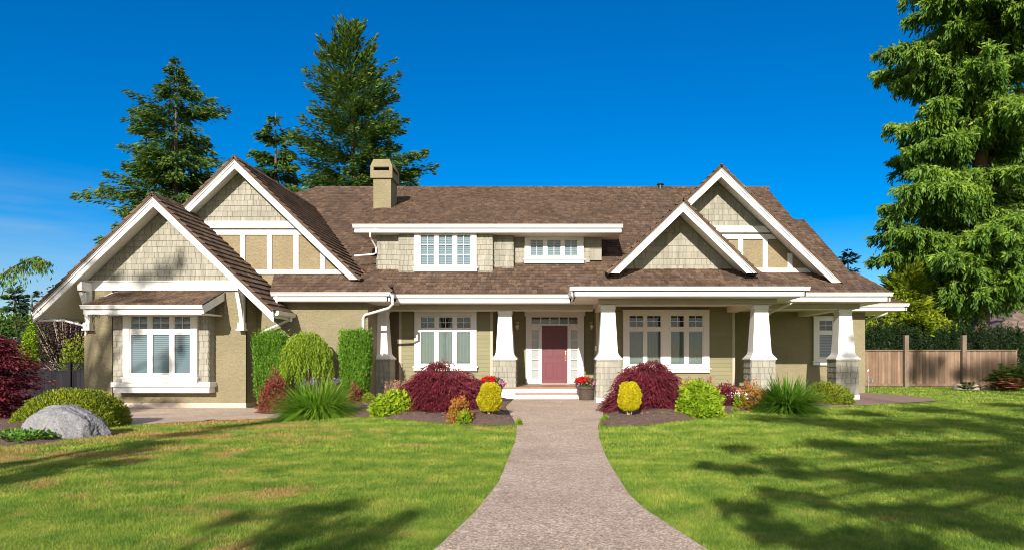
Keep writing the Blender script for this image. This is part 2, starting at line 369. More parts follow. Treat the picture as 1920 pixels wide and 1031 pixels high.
def clip(poly, ref):
    """Sutherland-Hodgman, ref convex CCW"""
    out = poly
    for i in range(len(ref)):
        a = ref[i]; b = ref[(i+1) % len(ref)]; inp = out; out = []
        if not inp: return []
        def side(p): return (b[0]-a[0])*(p[1]-a[1])-(b[1]-a[1])*(p[0]-a[0])
        for j in range(len(inp)):
            p = inp[j]; q = inp[(j+1) % len(inp)]; sp = side(p); sq_ = side(q)
            if sp >= 0: out.append(p)
            if (sp >= 0) != (sq_ >= 0):
                t = sp/(sp-sq_); out.append((p[0]+(q[0]-p[0])*t, p[1]+(q[1]-p[1])*t))
    return out
def tiles(mb, poly, course=.2, wmin=.1, wmax=.2, thick=.02, gap=.006, jit=.0, slab=0, facing=None, vjit=0, r=None, v0=None):
    """cover a convex planar 3D polygon with overlapping tiles; returns mb"""
    pts = [Vector(p) for p in poly]
    n = Vector((0, 0, 0))
    for i in range(len(pts)): n += pts[i].cross(pts[(i+1) % len(pts)])
    n.normalize()
    ref = Vector(facing) if facing else Vector((0, 0, 1))
    if n.dot(ref) < 0: n = -n; pts = pts[::-1]
    up = Vector((0, 0, 1)); v = (up-n*up.dot(n)).normalized(); u = v.cross(n).normalized()
    o = pts[0].copy()
    uv = [((p-o).dot(u), (p-o).dot(v)) for p in pts]
    area = sum(uv[i][0]*uv[(i+1) % len(uv)][1]-uv[(i+1) % len(uv)][0]*uv[i][1] for i in range(len(uv)))
    if area < 0: uv = uv[::-1]
    us = [q[0] for q in uv]; vs = [q[1] for q in uv]
    if slab:
        nn = len(uv); base = [o+u*a+v*b for a, b in uv]
        mb.prism([tuple(p) for p in base], tuple(-n*slab), .2)
    vv = min(vs); k = 0
    while vv < max(vs):
        uu = min(us)-random.random()*wmax
        while uu < max(us):
            w = random.uniform(wmin, wmax); dj = random.uniform(-vjit, vjit)
            c = clip([(uu+gap/2, vv+dj), (uu+w-gap/2, vv+dj), (uu+w-gap/2, vv+course+.03), (uu+gap/2, vv+course+.03)], uv)
            if len(c) >= 3:
                tj = random.uniform(1-jit, 1+jit)
                top = [o+u*a+v*b+n*(thick*tj*(1-.8*(b-vv)/(course+.03))+.003) for a, b in c]
                bot = [o+u*a+v*b-n*.004 for a, b in c]
                m_ = len(c)
                mb.add([tuple(p) for p in top+bot], [tuple(range(m_))]+[(i, m_+i, m_+(i+1) % m_, (i+1) % m_) for i in range(m_)], r)
            uu += w
        vv += course; k += 1
    return mb
def roof(poly, parent, name='roof', course=.20, slab=.06, m='shake', thick=.035, gap=.007, jit=.3, vj=.008):
    mb = MB(); tiles(mb, poly, course, .09, .20, thick, gap, jit, slab, vjit=vj)
    return mb.build(name, M[m], parent)
def shingle_wall(mb, poly, facing=(0, -1, 0), course=.185):
    return tiles(mb, poly, course*.94, .10, .22, .024, .007, .12, 0, facing, .002)
def siding_wall(mb, poly, facing=(0, -1, 0)):
    return tiles(mb, poly, .135, 30, 30.1, .016, 0, 0, 0, facing)
GUT = [(0,0),(-.012,-.03),(-.045,-.05),(-.055,-.085),(-.10,-.095),(-.115,-.03),(-.125,0)]
def gutter_x(x0, x1, Y, z, parent, ret0=None, ret1=None, fas=.12):
    """K-style gutter whose front lip is at Y, top at z, above a fascia board; ret = y to run a return back to"""
    mb = MB()
    pr = [(Y, z), (Y, z-.018), (Y+.02, z-.03), (Y+.045, z-.085), (Y+.06, z-.11), (Y+.12, z-.11), (Y+.12, z)]
    mb.prof_x(pr, x0, x1)
    mb.box(x0+.05, x1-.05, Y+.10, Y+.14, z-.255, z-.137)
    for xe, ye, sg in ((x0, ret0, 1), (x1, ret1, -1)):
        if ye is not None:
            q = [(xe+sg*(a-Y), c) for a, c in pr]
            mb.prof_y(q, Y+.001, ye); mb.box(min(xe+sg*.10, xe+sg*.14), max(xe+sg*.10, xe+sg*.14), Y+.10, ye, z-.255, z-.137)
    return mb.build('gutter', M['trimg'], parent)
def downspout(pts, parent, r=.035):
    mb = MB(); mb.tube(pts, r, 8); return mb.build('downspout', M['trimg'], parent, smooth=False)

# ------------------------------------------------------------------ windows
def window(parent, Y, x0, x1, z0, z1, groups, blind='curtain', trans=None, grid=(2, 2), lowgrid=None, sill=True, proud=.085, casing=.10, head=True):
    """window on a wall plane Y facing -Y. groups: list of (gx0,gx1); z split given by (zb0,zb1) lower, trans=(z0,z1) upper"""
    e = link('window', None, parent); e.empty_display_size = .1
    zl0, zl1 = groups[1]; gs = groups[0]
    fr = MB(); d0 = Y-proud; 
    # casing ring
    cy = d0-.012
    lx = min(g[0] for g in gs); rx = max(g[1] for g in gs); tz = trans[1] if trans else zl1
    fr.box(x0, lx-.035, cy, Y+.02, z0, z1); fr.box(rx+.035, x1, cy, Y+.02, z0, z1)
    fr.box(lx-.035, rx+.035, cy, Y+.02, tz+.04, z1); fr.box(lx-.035, rx+.035, cy, Y+.02, z0, zl0-.04)
    if head: fr.box(x0-.02, x1+.02, cy-.03, Y+.02, z1+.002, z1+.03)
    gap = [(gs[i][1], gs[i+1][0]) for i in range(len(gs)-1)]
    for a, b in gap: fr.box(a+.03, b-.03, d0-.002, Y+.02, zl0-.04, tz+.04)
    sash = MB()
    def ring(a, b, c, d, w=.035, y=d0+.008):
        sash.box(a-w, a, y, Y+.015, c-w, d+w); sash.box(b, b+w, y, Y+.015, c-w, d+w)
        sash.box(a, b, y, Y+.015, d, d+w); sash.box(a, b, y, Y+.015, c-w, c)
    rows = [(zl0, zl1, lowgrid)]
    if trans: rows.append((trans[0], trans[1], grid))
    if trans: fr.box(lx-.035, rx+.035, d0+.001, Y+.018, zl1+.036, trans[0]-.036)
    for a, b in gs:
        for c, d, gr in rows:
            ring(a, b, c, d)
            if gr:
                for i in range(1, gr[0]):
                    xx = a+(b-a)*i/gr[0]; sash.box(xx-.009, xx+.009, d0+.014, d0+.03, c, d)
                for i in range(1, gr[1]):
                    zz = c+(d-c)*i/gr[1]; sash.box(a, b, d0+.0125, d0+.0285, zz-.009, zz+.009)
    fr.build('frame', M['white'], e, .004); sash.build('sash', M['white'], e)
    for a, b in gs:
        for c, d, gr in rows:
            MB().box(a, b, d0+.031, d0+.035, c, d).build('pane', M['glass'], e)
    bk = MB(); bk.box(lx-.03, rx+.03, Y-.004, Y+.01, zl0-.03, tz+.03); bk.build('interior', M['dark'], e)
    for a, b in gs:
        if blind == 'blind':
            MB().box(a+.004, b-.004, Y-.03, Y-.024, zl0, zl1-.005).build('blind', M['blind'], e)
        elif blind == 'curtain':
            k = 60; vs = []; fs = []
            for i in range(k+1):
                xx = a+.003+(b-a-.006)*i/k; yy = Y-.026+.017*math.sin(i*.95+a*7)+.004*math.sin(i*2.3)
                vs += [(xx, yy, zl0), (xx, yy, zl1-.005)]
            for i in range(k): fs.append((2*i, 2*i+2, 2*i+3, 2*i+1))
            MB().add(vs, fs).build('curtain', M['curtain'], e, smooth=True)
    if sill:
        s = MB(); s.box(x0-.05, x1+.05, cy-.05, Y+.02, z0-.045, z0-.002); s.box(x0-.02, x1+.02, cy-.015, Y+.02, z0-.16, z0-.047)
        s.build('sill', M['white'], e, .004)
    return e
def pwin(parent, Y, px0, px1, py0, py1, gl, lo, tr=None, **k):
    return window(parent, Y, X(px0, Y), X(px1, Y), Z(py1, Y), Z(py0, Y),
        ([(X(a, Y), X(b, Y)) for a, b in gl], (Z(lo[1], Y), Z(lo[0], Y))), trans=(Z(tr[1], Y), Z(tr[0], Y)) if tr else None, **k)

# ================================================================== HOUSE
H = thing('house', (0, 20, 0), 'long one-storey suburban house with brown shake roof, white gables and a dusty red front door', 'house')
SZ = 3.17          # porch ceiling
def wallbox(x0, x1, y0, y1, z0, z1, m, name='wall'):
    return MB().box(x0, x1, y0, y1, z0, z1).build(name, M[m], H)

def gable(xc, zc, hw, p, r, w, back, zwall, name, skin, shade_l=True, backl=None, backr=None, flat=True):
    """front-facing gable. r = plane of the bargeboards, w = wall plane, zwall = lowest z of the gable wall"""
    backl = backl or back; backr = backr or back
    e = .08
    for s_, bk in ((-1, backl), (1, backr)):
        xf = xc+s_*hw; zf = zc-p*hw
        roof([(xc, r-e, zc), (xf, r-e, zf), (xf, bk, zf), (xc, bk, zc)], H, slab=.05, course=.25, thick=.055, gap=.003, jit=.12, vj=.004)
        # soffit below
        mb = MB(); d = .16
        xs_ = xc+s_*(hw-(d+.05)/p) if flat else xf; zs_ = zc-p*abs(xs_-xc)
        mb.add([(xc, r+.02, zc-d), (xs_, r+.02, zs_-d), (xs_, bk, zs_-d), (xc, bk, zc-d)], [(0, 1, 2, 3)]); mb.build('soffit', M['soffit'], H)
        # bargeboards: three stepped boards
        mb = MB()
        for (a, b, o) in ((.02, .088, -.06), (.104, .165, -.035), (.181, .335, -.01), (.021, .334, .02)):
            if flat: mb.prism([(xc, r+o, zc-a), (xc+s_*(zc-a-zf)/p, r+o, zf), (xc+s_*(zc-b-zf)/p, r+o, zf), (xc, r+o, zc-b)], (0, .045-o, 0))
            else: mb.prism([(xc, r+o, zc-a), (xf, r+o, zf-a), (xf, r+o, zf-b), (xc, r+o, zc-b)], (0, .045-o, 0))
        mb.build('bargeboard', M['white'], H)
        # eave fascia along the side
        if flat: continue
        mb = MB(); mb.box(min(xf, xf-s_*.03), max(xf, xf-s_*.03), r+.046, bk, zf-.20, zf-.05); mb.build('fascia', M['white'], H)
    mb = MB(); k = 0; yy = r-e
    while yy < min(back, r+9):
        for s_ in (-1, 1):
            a = xc; b = xc+s_*.16
            mb.prism([(a, yy, zc+.075), (b, yy, zc-.16*p+.062), (b, yy, zc-.16*p+.035), (a, yy, zc+.045)], (0, .27, .012))
        yy += .22
    mb.build('ridge_cap', M['shake'], H)
    return
def tri(xc, zc, p, z0, w, top_off=.2):
    """gable wall triangle at plane w"""
    zt = zc-top_off; hw = (zt-z0)/p
    return [(xc-hw, w, z0), (xc+hw, w, z0), (xc, w, zt)]

# ---- left wing A
AP = dict(xc=-11.63, zc=6.13, hw=3.49, p=.958, r=18.55, w=19.2)
gable(AP['xc'], AP['zc'], AP['hw'], AP['p'], 18.55, 19.2, 20.5, 3.6, 'A', 'shingle', backl=27.0, backr=20.5, flat=False)
zb = Z(527, 19.2)
mb = MB(); shingle_wall(mb, tri(AP['xc'], AP['zc'], AP['p'], zb-.02, 19.17)); mb.add(tri(AP['xc'], AP['zc'], AP['p'], zb-.3, 19.19), [(0, 1, 2)], .3)
mb.build('gable_wall', M['shingle'], H)
mb = MB(); mb.box(-14.05, -9.2, 19.12, 19.2, Z(545, 19.2), zb); mb.box(-14.05, -9.2, 19.10, 19.13, zb-.03, zb+.012); mb.build('trim_board', M['white'], H, .004)
wallbox(-14.05, -9.25, 19.2, 28, .07, 3.75, 'stucco')
wallbox(-14.05, -13.22, 19.12, 19.25, .0, Z(545, 19.12), 'stucco', 'pilaster')
wallbox(-9.9, -9.25, 19.17, 19.25, .071, Z(550, 19.2), 'stucco', 'pilaster')
MB().box(-14.0, -9.27, 19.16, 28, -.3, .075).build('foundation', M['concrete'], H)
MB().box(-10.0, -9.23, 19.13, 19.3, -.3, .071).build('foundation', M['concrete'], H)
# bay window
Yb = 18.89; bx0 = X(213, Yb); bx1 = X(391, Yb); bz0 = Z(716, Yb); bz1 = 3.1
mb = MB(); mb.box(bx0+.01, bx1-.01, Yb+.01, 19.2, bz0-.1, bz1, .4)
shingle_wall(mb, [(bx0, Yb, bz0), (bx1, Yb, bz0), (bx1, Yb, bz1), (bx0, Yb, bz1)])
shingle_wall(mb, [(bx1, Yb, bz0), (bx1, 19.2, bz0), (bx1, 19.2, bz1), (bx1, Yb, bz1)], (1, 0, 0))
mb.build('bay', M['shingle'], H)
mb = MB(); mb.box(bx0-.04, bx1+.08, Yb-.07, 19.2, Z(725, Yb), bz0); mb.box(bx0, bx1+.03, Yb-.02, 19.2, Z(736, Yb), Z(725, Yb)-.002)
mb.build('bay_apron', M['white'], H, .006)
pwin(H, Yb-.016, 234, 372, 587, 706, [(249, 279), (289, 320), (330, 359)], (627, 698.5), (594, 616), blind='blind')
# bay roof
yf = 17.95; zf = Z(571, yf); rx0 = X(155, yf); rx1 = -9.87
roof([(rx0, yf, zf), (rx1, yf, zf), (rx1, 19.12, Z(547, 19.12)), (rx0+.25, 19.12, Z(547, 19.12))], H, course=.2)
gutter_x(rx0-.03, rx1+.02, yf-.1, zf-.01, H)
mb = MB(); q = [(rx1-.04, yf+.03, zf-.02), (rx1-.04, 19.11, Z(547, 19.12)-.02), (rx1-.04, 19.11, Z(547, 19.12)-.26), (rx1-.04, yf+.03, zf-.24)]
mb.prism(q, (.05, 0, 0)); mb.build('bargeboard', M['white'], H); q2 = [(rx0+.02, a[1], a[2]) for a in q]; MB().prism(q2, (.05, 0, 0)).build('bargeboard', M['white'], H)
MB().box(rx0+.1, rx1-.05, yf+.05, 19.1, zf-.25, zf-.22).build('soffit', M['cream'], H)
# brackets (knee braces)
for xb in (-13.86, -9.30):
    mb = MB(); w_ = .13
    mb.box(xb-w_/2, xb+w_/2, 18.66, 19.1, Z(545, 19)-.02, Z(530, 19))          # top arm
    mb.box(xb-w_/2, xb+w_/2, 18.99, 19.1, Z(612, 19), Z(545, 19)-.022)          # wall leg
    pts = []
    for i in range(9):
        t = i/8; yy = 18.70+.30*t+.05*math.sin(t*math.pi); zz = Z(548, 18.8)-t*1.02
        pts.append((yy, zz))
    prof = pts+[(a+.11, b-.02) for a, b in pts[::-1]]
    for i in range(8):
        q = [pts[i], pts[i+1], (pts[i+1][0]+.10, pts[i+1][1]), (pts[i][0]+.10, pts[i][1])]
        mb.prof_x(q, xb-w_/2+.012, xb+w_/2-.012)
    mb.box(xb-.095, xb+.095, 18.93, 19.11, Z(612, 19)-.06, Z(612, 19)+.12)
    mb.box(xb-.12, xb+.12, 18.90, 19.12, Z(612, 19)-.11, Z(612, 19)-.062)
    mb.build('bracket', M['white'], H)
# ---- wing B
BX, BZ, Bp = -9.95, 7.635, .965
gable(BX, BZ, 3.92, Bp, 19.9, 20.48, 26.6, 3.9, 'B', 'shingle', backl=28, backr=26.6)
wB = 20.48; zB1 = Z(416, wB)
mb = MB(); shingle_wall(mb, tri(BX, BZ, Bp, zB1-.02, wB-.03)); mb.build('gable_wall', M['shingle'], H)
mb = MB(); mb.add(tri(BX, BZ, Bp, 3.2, wB), [(0, 1, 2)]); mb.build('gable_wall', M['stucco_tan'], H)
mb = MB()
def bandB(y0, y1, o=.05):
    za = Z(y1, wB); zb_ = Z(y0, wB); hw0 = (BZ-.2-za)/Bp; hw1 = (BZ-.2-zb_)/Bp
    mb.prism([(BX-hw0, wB-o, za), (BX+hw0, wB-o, za), (BX+hw1, wB-o, zb_), (BX-hw1, wB-o, zb_)], (0, o, 0))
bandB(416, 429, .09); bandB(432, 441, .05); bandB(506, 514, .05)
for c in (405, 456, 506.5, 556, 606):
    xx = X(c, wB); zt = min(Z(441, wB), BZ-.25-Bp*abs(xx-BX))
    if zt > Z(500, wB)+.1: mb.box(xx-.078, xx+.078, wB-.045, wB, Z(506, wB), zt)
mb.build('half_timbering', M['white'], H)
# lower wall B, skirt roof
wallbox(-9.25, -5.80, 19.9, 21.95, .06, 3.3, 'stucco')
MB().box(-9.2, -5.82, 19.87, 21.9, -.2, .065).build('foundation', M['concrete'], H)
gB = 19.35; zg = 3.40
sk0 = -8.62
roof([(sk0-.0, gB+.03, zg+.0), (-5.0, gB+.03, zg+.0), (-5.75, wB, 4.08), (sk0-.35, wB, 4.08)], H)
roof([(-5.0, gB+.03, zg), (-5.0, 21.4, zg), (-5.75, 21.4, 4.08), (-5.75, wB, 4.08)], H)
gutter_x(-8.58, -4.95, gB-.06, zg, H, ret1=20.05)
MB().box(-8.55, -5.08, gB+.08, 20.0, SZ-.03, SZ).build('soffit', M['cream'], H)
MB().box(-5.9, -5.05, 19.9, 21.9, SZ-.035, SZ-.004).build('soffit', M['cream'], H)
# ---- main roof C
pC = .65
def zC(Y): return 3.42+pC*(Y-20.0)
Yr = 28.6; zr = zC(Yr)
roof([(-10.7, Yr, zr), (9.46, Yr, zr), (9.46, 25.34, zC(25.34)), (-14.0, 25.34, zC(25.34))], H)
roof([(-10.5, 25.34, zC(25.34)), (9.86, 25.34, zC(25.34)), (9.82, 20.5, zC(20.5)), (-5.4, 20.5, zC(20.5))], H)
roof([(-5.2, 20.5, zC(20.5)), (9.82, 20.5, zC(20.5)), (9.82, 20.05, zC(20.05)), (-5.0, 20.05, zC(20.05))], H)
MB().add([(-10.7, Yr, zr-.05), (9.46, Yr, zr-.05), (9.46, 37, 3.5), (-13.0, 37, 3.5)], [(0, 1, 2, 3)]).build('roof', M['shake'], H)
MB().add([(9.45, Yr, zr-.05), (9.45, 20.5, zC(20.5)-.05), (9.45, 37, 3.5)], [(0, 1, 2)]).build('gable_wall', M['shingle'], H)
mb = MB(); xx = -10.7
while xx < 9.4:
    for s_ in (-1, 1): mb.prism([(xx, Yr, zr+.07), (xx, Yr+s_*.15, zr-.03), (xx, Yr+s_*.15, zr-.055), (xx, Yr, zr+.04)], (.27, 0, .012))
    xx += .22
mb.build('ridge_cap', M['shake'], H)
gutter_x(X(738, 19.94), .52, 19.94, 3.40, H)
gC = 20.0
# ceilings
MB().box(-5.8, 1.5, 20.1, 23.4, SZ, SZ+.03).build('soffit', M['soffit'], H)
MB().box(.6, 7.0, 18.02, 21.95, SZ+.002, SZ+.032).build('soffit', M['soffit'], H)
MB().box(6.0, 10.2, 19.62, 24.1, SZ-.003, SZ+.027).build('soffit', M['soffit'], H)
# ---- D porch roof with gable
gD = 17.9; dx0, dx1 = .45, 7.09
wD = 19.1; rD = 18.15; DX, DZ = 3.64, 5.89
q = 1.08; up = .325
roof([(dx0, gD+.04, 3.42), (dx1, gD+.04, 3.42), (dx1-q*1.2, wD, 3.42+.64), (dx0+q*1.2, wD, 3.42+.64)], H)
roof([(dx0, gD+.04, 3.42), (dx0+q*1.2, wD, 3.42+.64), (dx0+q*1.2, 21, 3.98), (dx0, 20.3, 3.42)], H)
roof([(dx1, gD+.04, 3.42), (dx1-q*1.2, wD, 3.42+.64), (dx1-q*1.2, 21, 3.98), (dx1, 20.3, 3.42)], H)
for a, b in (((dx0, gD+.04, 3.46), (dx0+q*1.2, wD, 4.02)), ((dx1, gD+.04, 3.46), (dx1-q*1.2, wD, 4.02)), ((-5.0, 19.38, 3.45), (-5.75, 20.48, 4.13))):
    mb = MB(); a = Vector(a); b = Vector(b); k = 7
    for i in range(k):
        c = a+(b-a)*(i/k); d = a+(b-a)*((i+1.25)/k)
        mb.prism([tuple(c+Vector((-.09, -.03, -.02))), tuple(c+Vector((.09, -.03, -.02))), tuple(d+Vector((.09, .03, -.035))), tuple(d+Vector((-.09, .03, -.035)))], (0, 0, .03))
    mb.build('hip_cap', M['shake'], H)
gutter_x(dx0-.03, dx1+.05, gD-.06, 3.41, H, ret0=19.93, ret1=19.6)
gable(DX, DZ, 2.15, .965, rD, wD, 23.9, 3.7, 'D', 'shingle')
mb = MB(); shingle_wall(mb, tri(DX, DZ, .965, 3.6, wD-.01), course=.205); mb.add(tri(DX, DZ, .965, 3.5, wD), [(0, 1, 2)], .3); mb.build('gable_wall', M['shingle'], H)
# ---- G gable
GX, GZ, wG, rG, pG = 5.226, 7.43, 20.95, 20.1, .953
gable(GX, GZ, 3.83, pG, rG, wG, 26.4, 3.9, 'G', 'shingle')
zg1 = Z(425, wG)
mb = MB(); shingle_wall(mb, tri(GX, GZ, pG, zg1-.02, wG-.03), course=.205); mb.build('gable_wall', M['shingle'], H)
mb = MB(); mb.add(tri(GX, GZ, pG, 3.4, wG), [(0, 1, 2)]); mb.build('gable_wall', M['stucco_tan'], H)
mb = MB()
for y0, y1, o in ((425, 437, .09), (440, 449, .05), (503, 511, .05)):
    za = Z(y1, wG); zb_ = Z(y0, wG); h0 = (GZ-.2-za)/pG; h1 = (GZ-.2-zb_)/pG
    mb.prism([(GX-h0, wG-o, za), (GX+h0, wG-o, za), (GX+h1, wG-o, zb_), (GX-h1, wG-o, zb_)], (0, o, 0))
for c in (1342, 1388, 1434, 1480.5):
    xx = X(c, wG); zt = min(Z(449, wG), GZ-.25-pG*abs(xx-GX))
    mb.box(xx-.078, xx+.078, wG-.045, wG, Z(503, wG), zt)
mb.build('half_timbering', M['white'], H)
# ---- E eave roof, right
gE = 19.5
roof([(6.4, gE+.04, 3.42), (10.28, gE+.04, 3.42), (9.83, wG, 4.21), (6.0, wG, 4.21)], H)
roof([(10.28, gE+.04, 3.42), (9.83, wG, 4.21), (9.83, 26, 4.21), (10.28, 26, 3.42)], H)
gutter_x(6.55, 10.3, gE-.06, 3.41, H, ret1=25.5)
MB().box(9.7, 10.2, 20, 25.5, SZ-.03, SZ-.004).build('soffit', M['cream'], H)
# ---- F eave roof, far right
gF = 23.3
roof([(9.9, gF+.04, 3.42), (12.85, gF+.04, 3.42), (11.9, 24.6, 4.0), (9.9, 24.6, 4.0)], H)
roof([(12.85, gF+.04, 3.42), (11.9, 24.6, 4.0), (11.9, 31, 4.0), (12.85, 31, 3.42)], H)
gutter_x(10.4, 12.9, gF-.06, 3.41, H, ret1=31)
MB().box(10.35, 12.78, gF+.1, 31, SZ-.02, SZ+.005).build('soffit', M['soffit'], H)
# ---- walls behind the porches
YW = 21.9; YD = 23.3; YS = 24.0
mb = MB(); mb.box(-5.30, -2.13, YW, YW+.12, .3, SZ, .5); siding_wall(mb, [(-5.25, YW-.005, .3), (-2.13, YW-.005, .3), (-2.13, YW-.005, SZ), (-5.25, YW-.005, SZ)]); mb.build('wall', M['siding'], H)
mb = MB(); mb.box(1.43, 6.15, YW, YW+.12, .3, SZ, .5); siding_wall(mb, [(1.50, YW-.005, .3), (6.09, YW-.005, .3), (6.09, YW-.005, SZ), (1.50, YW-.005, SZ)]); mb.build('wall', M['siding'], H)
mb = MB(); mb.box(-2.25, 1.55, YD, YD+.12, .3, SZ, .5); siding_wall(mb, [(-2.2, YD-.005, .3), (1.5, YD-.005, .3), (1.5, YD-.005, SZ), (-2.2, YD-.005, SZ)])
mb.box(-2.25, -2.13, YW+.12, YD, .3, SZ, .5); siding_wall(mb, [(-2.125, YW, .3), (-2.125, YD, .3), (-2.125, YD, SZ), (-2.125, YW, SZ)], (1, 0, 0))
mb.box(1.43, 1.55, YW+.12, YD, .3, SZ, .5); siding_wall(mb, [(1.425, YW, .3), (1.425, YD, .3), (1.425, YD, SZ), (1.425, YW, SZ)], (-1, 0, 0)); mb.build('wall', M['siding'], H)
for xx in (-5.28, -2.16, 1.46, 6.12): MB().box(xx-.045, xx+.045, YW-.03, YW+.02, .3, SZ-.002).build('corner_board', M['taupe'], H)
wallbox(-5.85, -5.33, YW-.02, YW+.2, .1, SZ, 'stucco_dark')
wallbox(6.15, 11.64, YS, YS+.2, .1, SZ+.2, 'stucco'); wallbox(11.44, 11.64, YS+.2, 31, .1, SZ+.2, 'stucco')
wallbox(6.03, 6.15, YW+.12, YS, .1, SZ, 'stucco')
# ---- beams
def beam(x0, x1, y0, y1, z0=3.0, z1=SZ, nm='beam', m='taupe'):
    o = MB().box(x0, x1, y0, y1, z0, z1).build(nm, M[m], H, .005); return o
beam(-5.95, 1.25, 20.92, 21.24, 3.0, SZ-.004)
beam(-5.95, 1.25, 20.97, 21.19, 2.97, 2.999, m='cream')
beam(1.30, 6.55, 18.86, 19.20, 3.01, SZ-.002)
beam(1.30, 6.40, 18.91, 19.15, 2.98, 3.009, m='cream')
beam(6.40, 9.75, 20.44, 20.80, 3.0, SZ-.006)
beam(6.40, 9.60, 20.49, 20.75, 2.97, 2.999, m='cream')
beam(5.88, 6.22, 19.20, 21.88, 2.98, SZ-.004, m='cream')
beam(1.38, 1.72, 19.20, 21.88, 2.98, SZ-.006, m='cream')
beam(9.10, 9.46, 20.80, 23.98, 2.975, SZ-.008, m='cream')
beam(6.24, 6.50, 19.20, 20.44, 3.0, SZ-.006)
beam(-5.9, -5.55, 21.24, 21.88, 2.98, SZ-.006)
# ---- deck and steps
def deck(x0, x1, y0, y1, zt=.48):
    MB().box(x0, x1, y0-.03, y1, zt-.035, zt).build('deck', M['deck'], H)
    MB().box(x0+.01, x1-.01, y0, y1, .0, zt-.037).build('deck_skirt', M['white'], H)
deck(-5.5, 1.22, 20.72, 23.3); deck(1.22, 6.5, 19.0, 21.9); 
mb = MB(); mb.box(-1.27, .97, 20.42, 20.72, .02, .268); mb.build('step', M['white'], H)
MB().box(-1.27, .99, 20.39, 20.72, .27, .295).build('step_tread', M['deck'], H)
# ---- columns
def column(cx, yf, w=.70, zcap=1.40, z0=.0, ztop=2.975):
    e = link('column', None, H); cy = yf+w/2; h = w/2
    MB().sq(cx, cy, [(z0-.1, h+.03), (.245, h+.03), (.27, h+.01)]).build('plinth', M['white'], e, .004)
    mb = MB(); mb.sq(cx, cy, [(.25, h-.012), (zcap-.02, h-.012)], .4)
    for sx, sy in ((0, -1), (1, 0), (-1, 0), (0, 1)):
        if sx == 0: q = [(cx-h, cy+sy*h, .27), (cx+h, cy+sy*h, .27), (cx+h, cy+sy*h, zcap-.02), (cx-h, cy+sy*h, zcap-.02)]
        else: q = [(cx+sx*h, cy-h, .27), (cx+sx*h, cy+h, .27), (cx+sx*h, cy+h, zcap-.02), (cx+sx*h, cy-h, zcap-.02)]
        shingle_wall(mb, q, (sx, sy, 0), .187)
    mb.build('shingle_base', M['shingle'], e)
    MB().sq(cx, cy, [(zcap-.02, h+.05), (zcap+.018, h+.05), (zcap+.02, h+.028), (zcap+.05, h+.012), (zcap+.12, h-.045), (zcap+.2, h-.073),
        (ztop-.12, h-.145), (ztop-.118, h-.13), (ztop, h-.13)]).build('shaft', M['white'], e, .004)
    return e
column(-5.71, 20.8, .68); column(-1.63, 20.76, .72); column(1.58, 18.70, .69); column(6.09, 18.70, .69); column(9.29, 20.29, .685)
# ---- windows of the ground floor
pwin(H, YW-.02, 778, 894, 584, 686, [(790, 815), (823.5, 849), (857.5, 882.5)], (622, 684-3), (594.7, 614), casing=.1)
pwin(H, YW-.02, 1168, 1329, 582, 689, [(1180, 1205), (1213, 1238), (1257.5, 1282), (1291, 1316)], (621, 682), (592, 612))
pwin(H, YS, 1524, 1571, 594, 676, [(1535, 1559)], (627, 669), (601, 619), blind='blind')
# ---- dormer
dz0 = 3.3
mb = MB()
def dwall(pxa, pxb, Y, pyb, side=None, back=22.6, top=5.7, course=.185):
    xa, xb = X(pxa, Y), X(pxb, Y); z0 = Z(pyb, Y)-.12
    mb.box(xa+.005, xb-.005, Y+.004, back, z0-.3, top, .4)
    shingle_wall(mb, [(xa, Y, z0), (xb, Y, z0), (xb, Y, top), (xa, Y, top)], course=course)
    shingle_wall(mb, [(xb, Y, z0), (xb, back, z0), (xb, back, top), (xb, Y, top)], (1, 0, 0), course)
    shingle_wall(mb, [(xa, Y, z0), (xa, back, z0), (xa, back, top), (xa, Y, top)], (-1, 0, 0), course)
dwall(707, 749, 21.5, 500); dwall(748, 923, 21.29, 511); dwall(923, 962, 21.53, 504, course=.2); dwall(961, 1105, 21.85, 495)
mb.build('dormer_wall', M['shingle'], H)
mb = MB(); mb.box(X(1105, 21.85)-.01, X(1128, 21.85), 21.86, 26, 4.75, 5.7); shingle_wall(mb, [(X(1105, 21.85), 21.86, Z(467, 21.85)), (X(1128, 21.85), 21.86, Z(467, 21.85)), (X(1128, 21.85), 21.86, 5.7), (X(1105, 21.85), 21.86, 5.7)]); mb.build('dormer_wall', M['shingle'], H)
roof([(1.0, 21.3, zC(21.3)+.05), (1.9, 21.3, zC(21.3)+.05), (1.62, 22.4, 4.98), (1.17, 22.4, 4.98)], H)
Yg = 20.95; zdg = Z(421, Yg)
ex0, ex1 = X(661, Yg), X(1168, Yg)
roof([(ex0+.03, Yg+.04, zdg+.01), (ex1-.03, Yg+.04, zdg+.01), (ex1-.03, Yr-.1, zr), (ex0+.03, Yr-.1, zr)], H)
gutter_x(ex0, ex1, Yg-.05, zdg, H)
MB().box(ex0+.05, ex1-.05, Yg+.06, 22.3, zdg-.25, zdg-.22).build('soffit', M['cream'], H)
for xx in (ex0+.04, ex1-.08):
    MB().prism([(xx, Yg+.08, zdg-.02), (xx, Yr-.2, zr-.06), (xx, Yr-.2, zr-.3), (xx, Yg+.08, zdg-.24)], (.04, 0, 0)).build('bargeboard', M['white'], H)
pwin(H, 21.27, 778, 894, 437, 501, [(790, 814.5), (823.6, 849), (858, 882)], (441.6, 496.7), lowgrid=(2, 3), blind='blind', head=False)
pwin(H, 21.83, 984, 1094, 442, 486, [(995, 1018), (1026.5, 1051), (1059, 1082)], (452, 480), lowgrid=(2, 1), blind='blind')
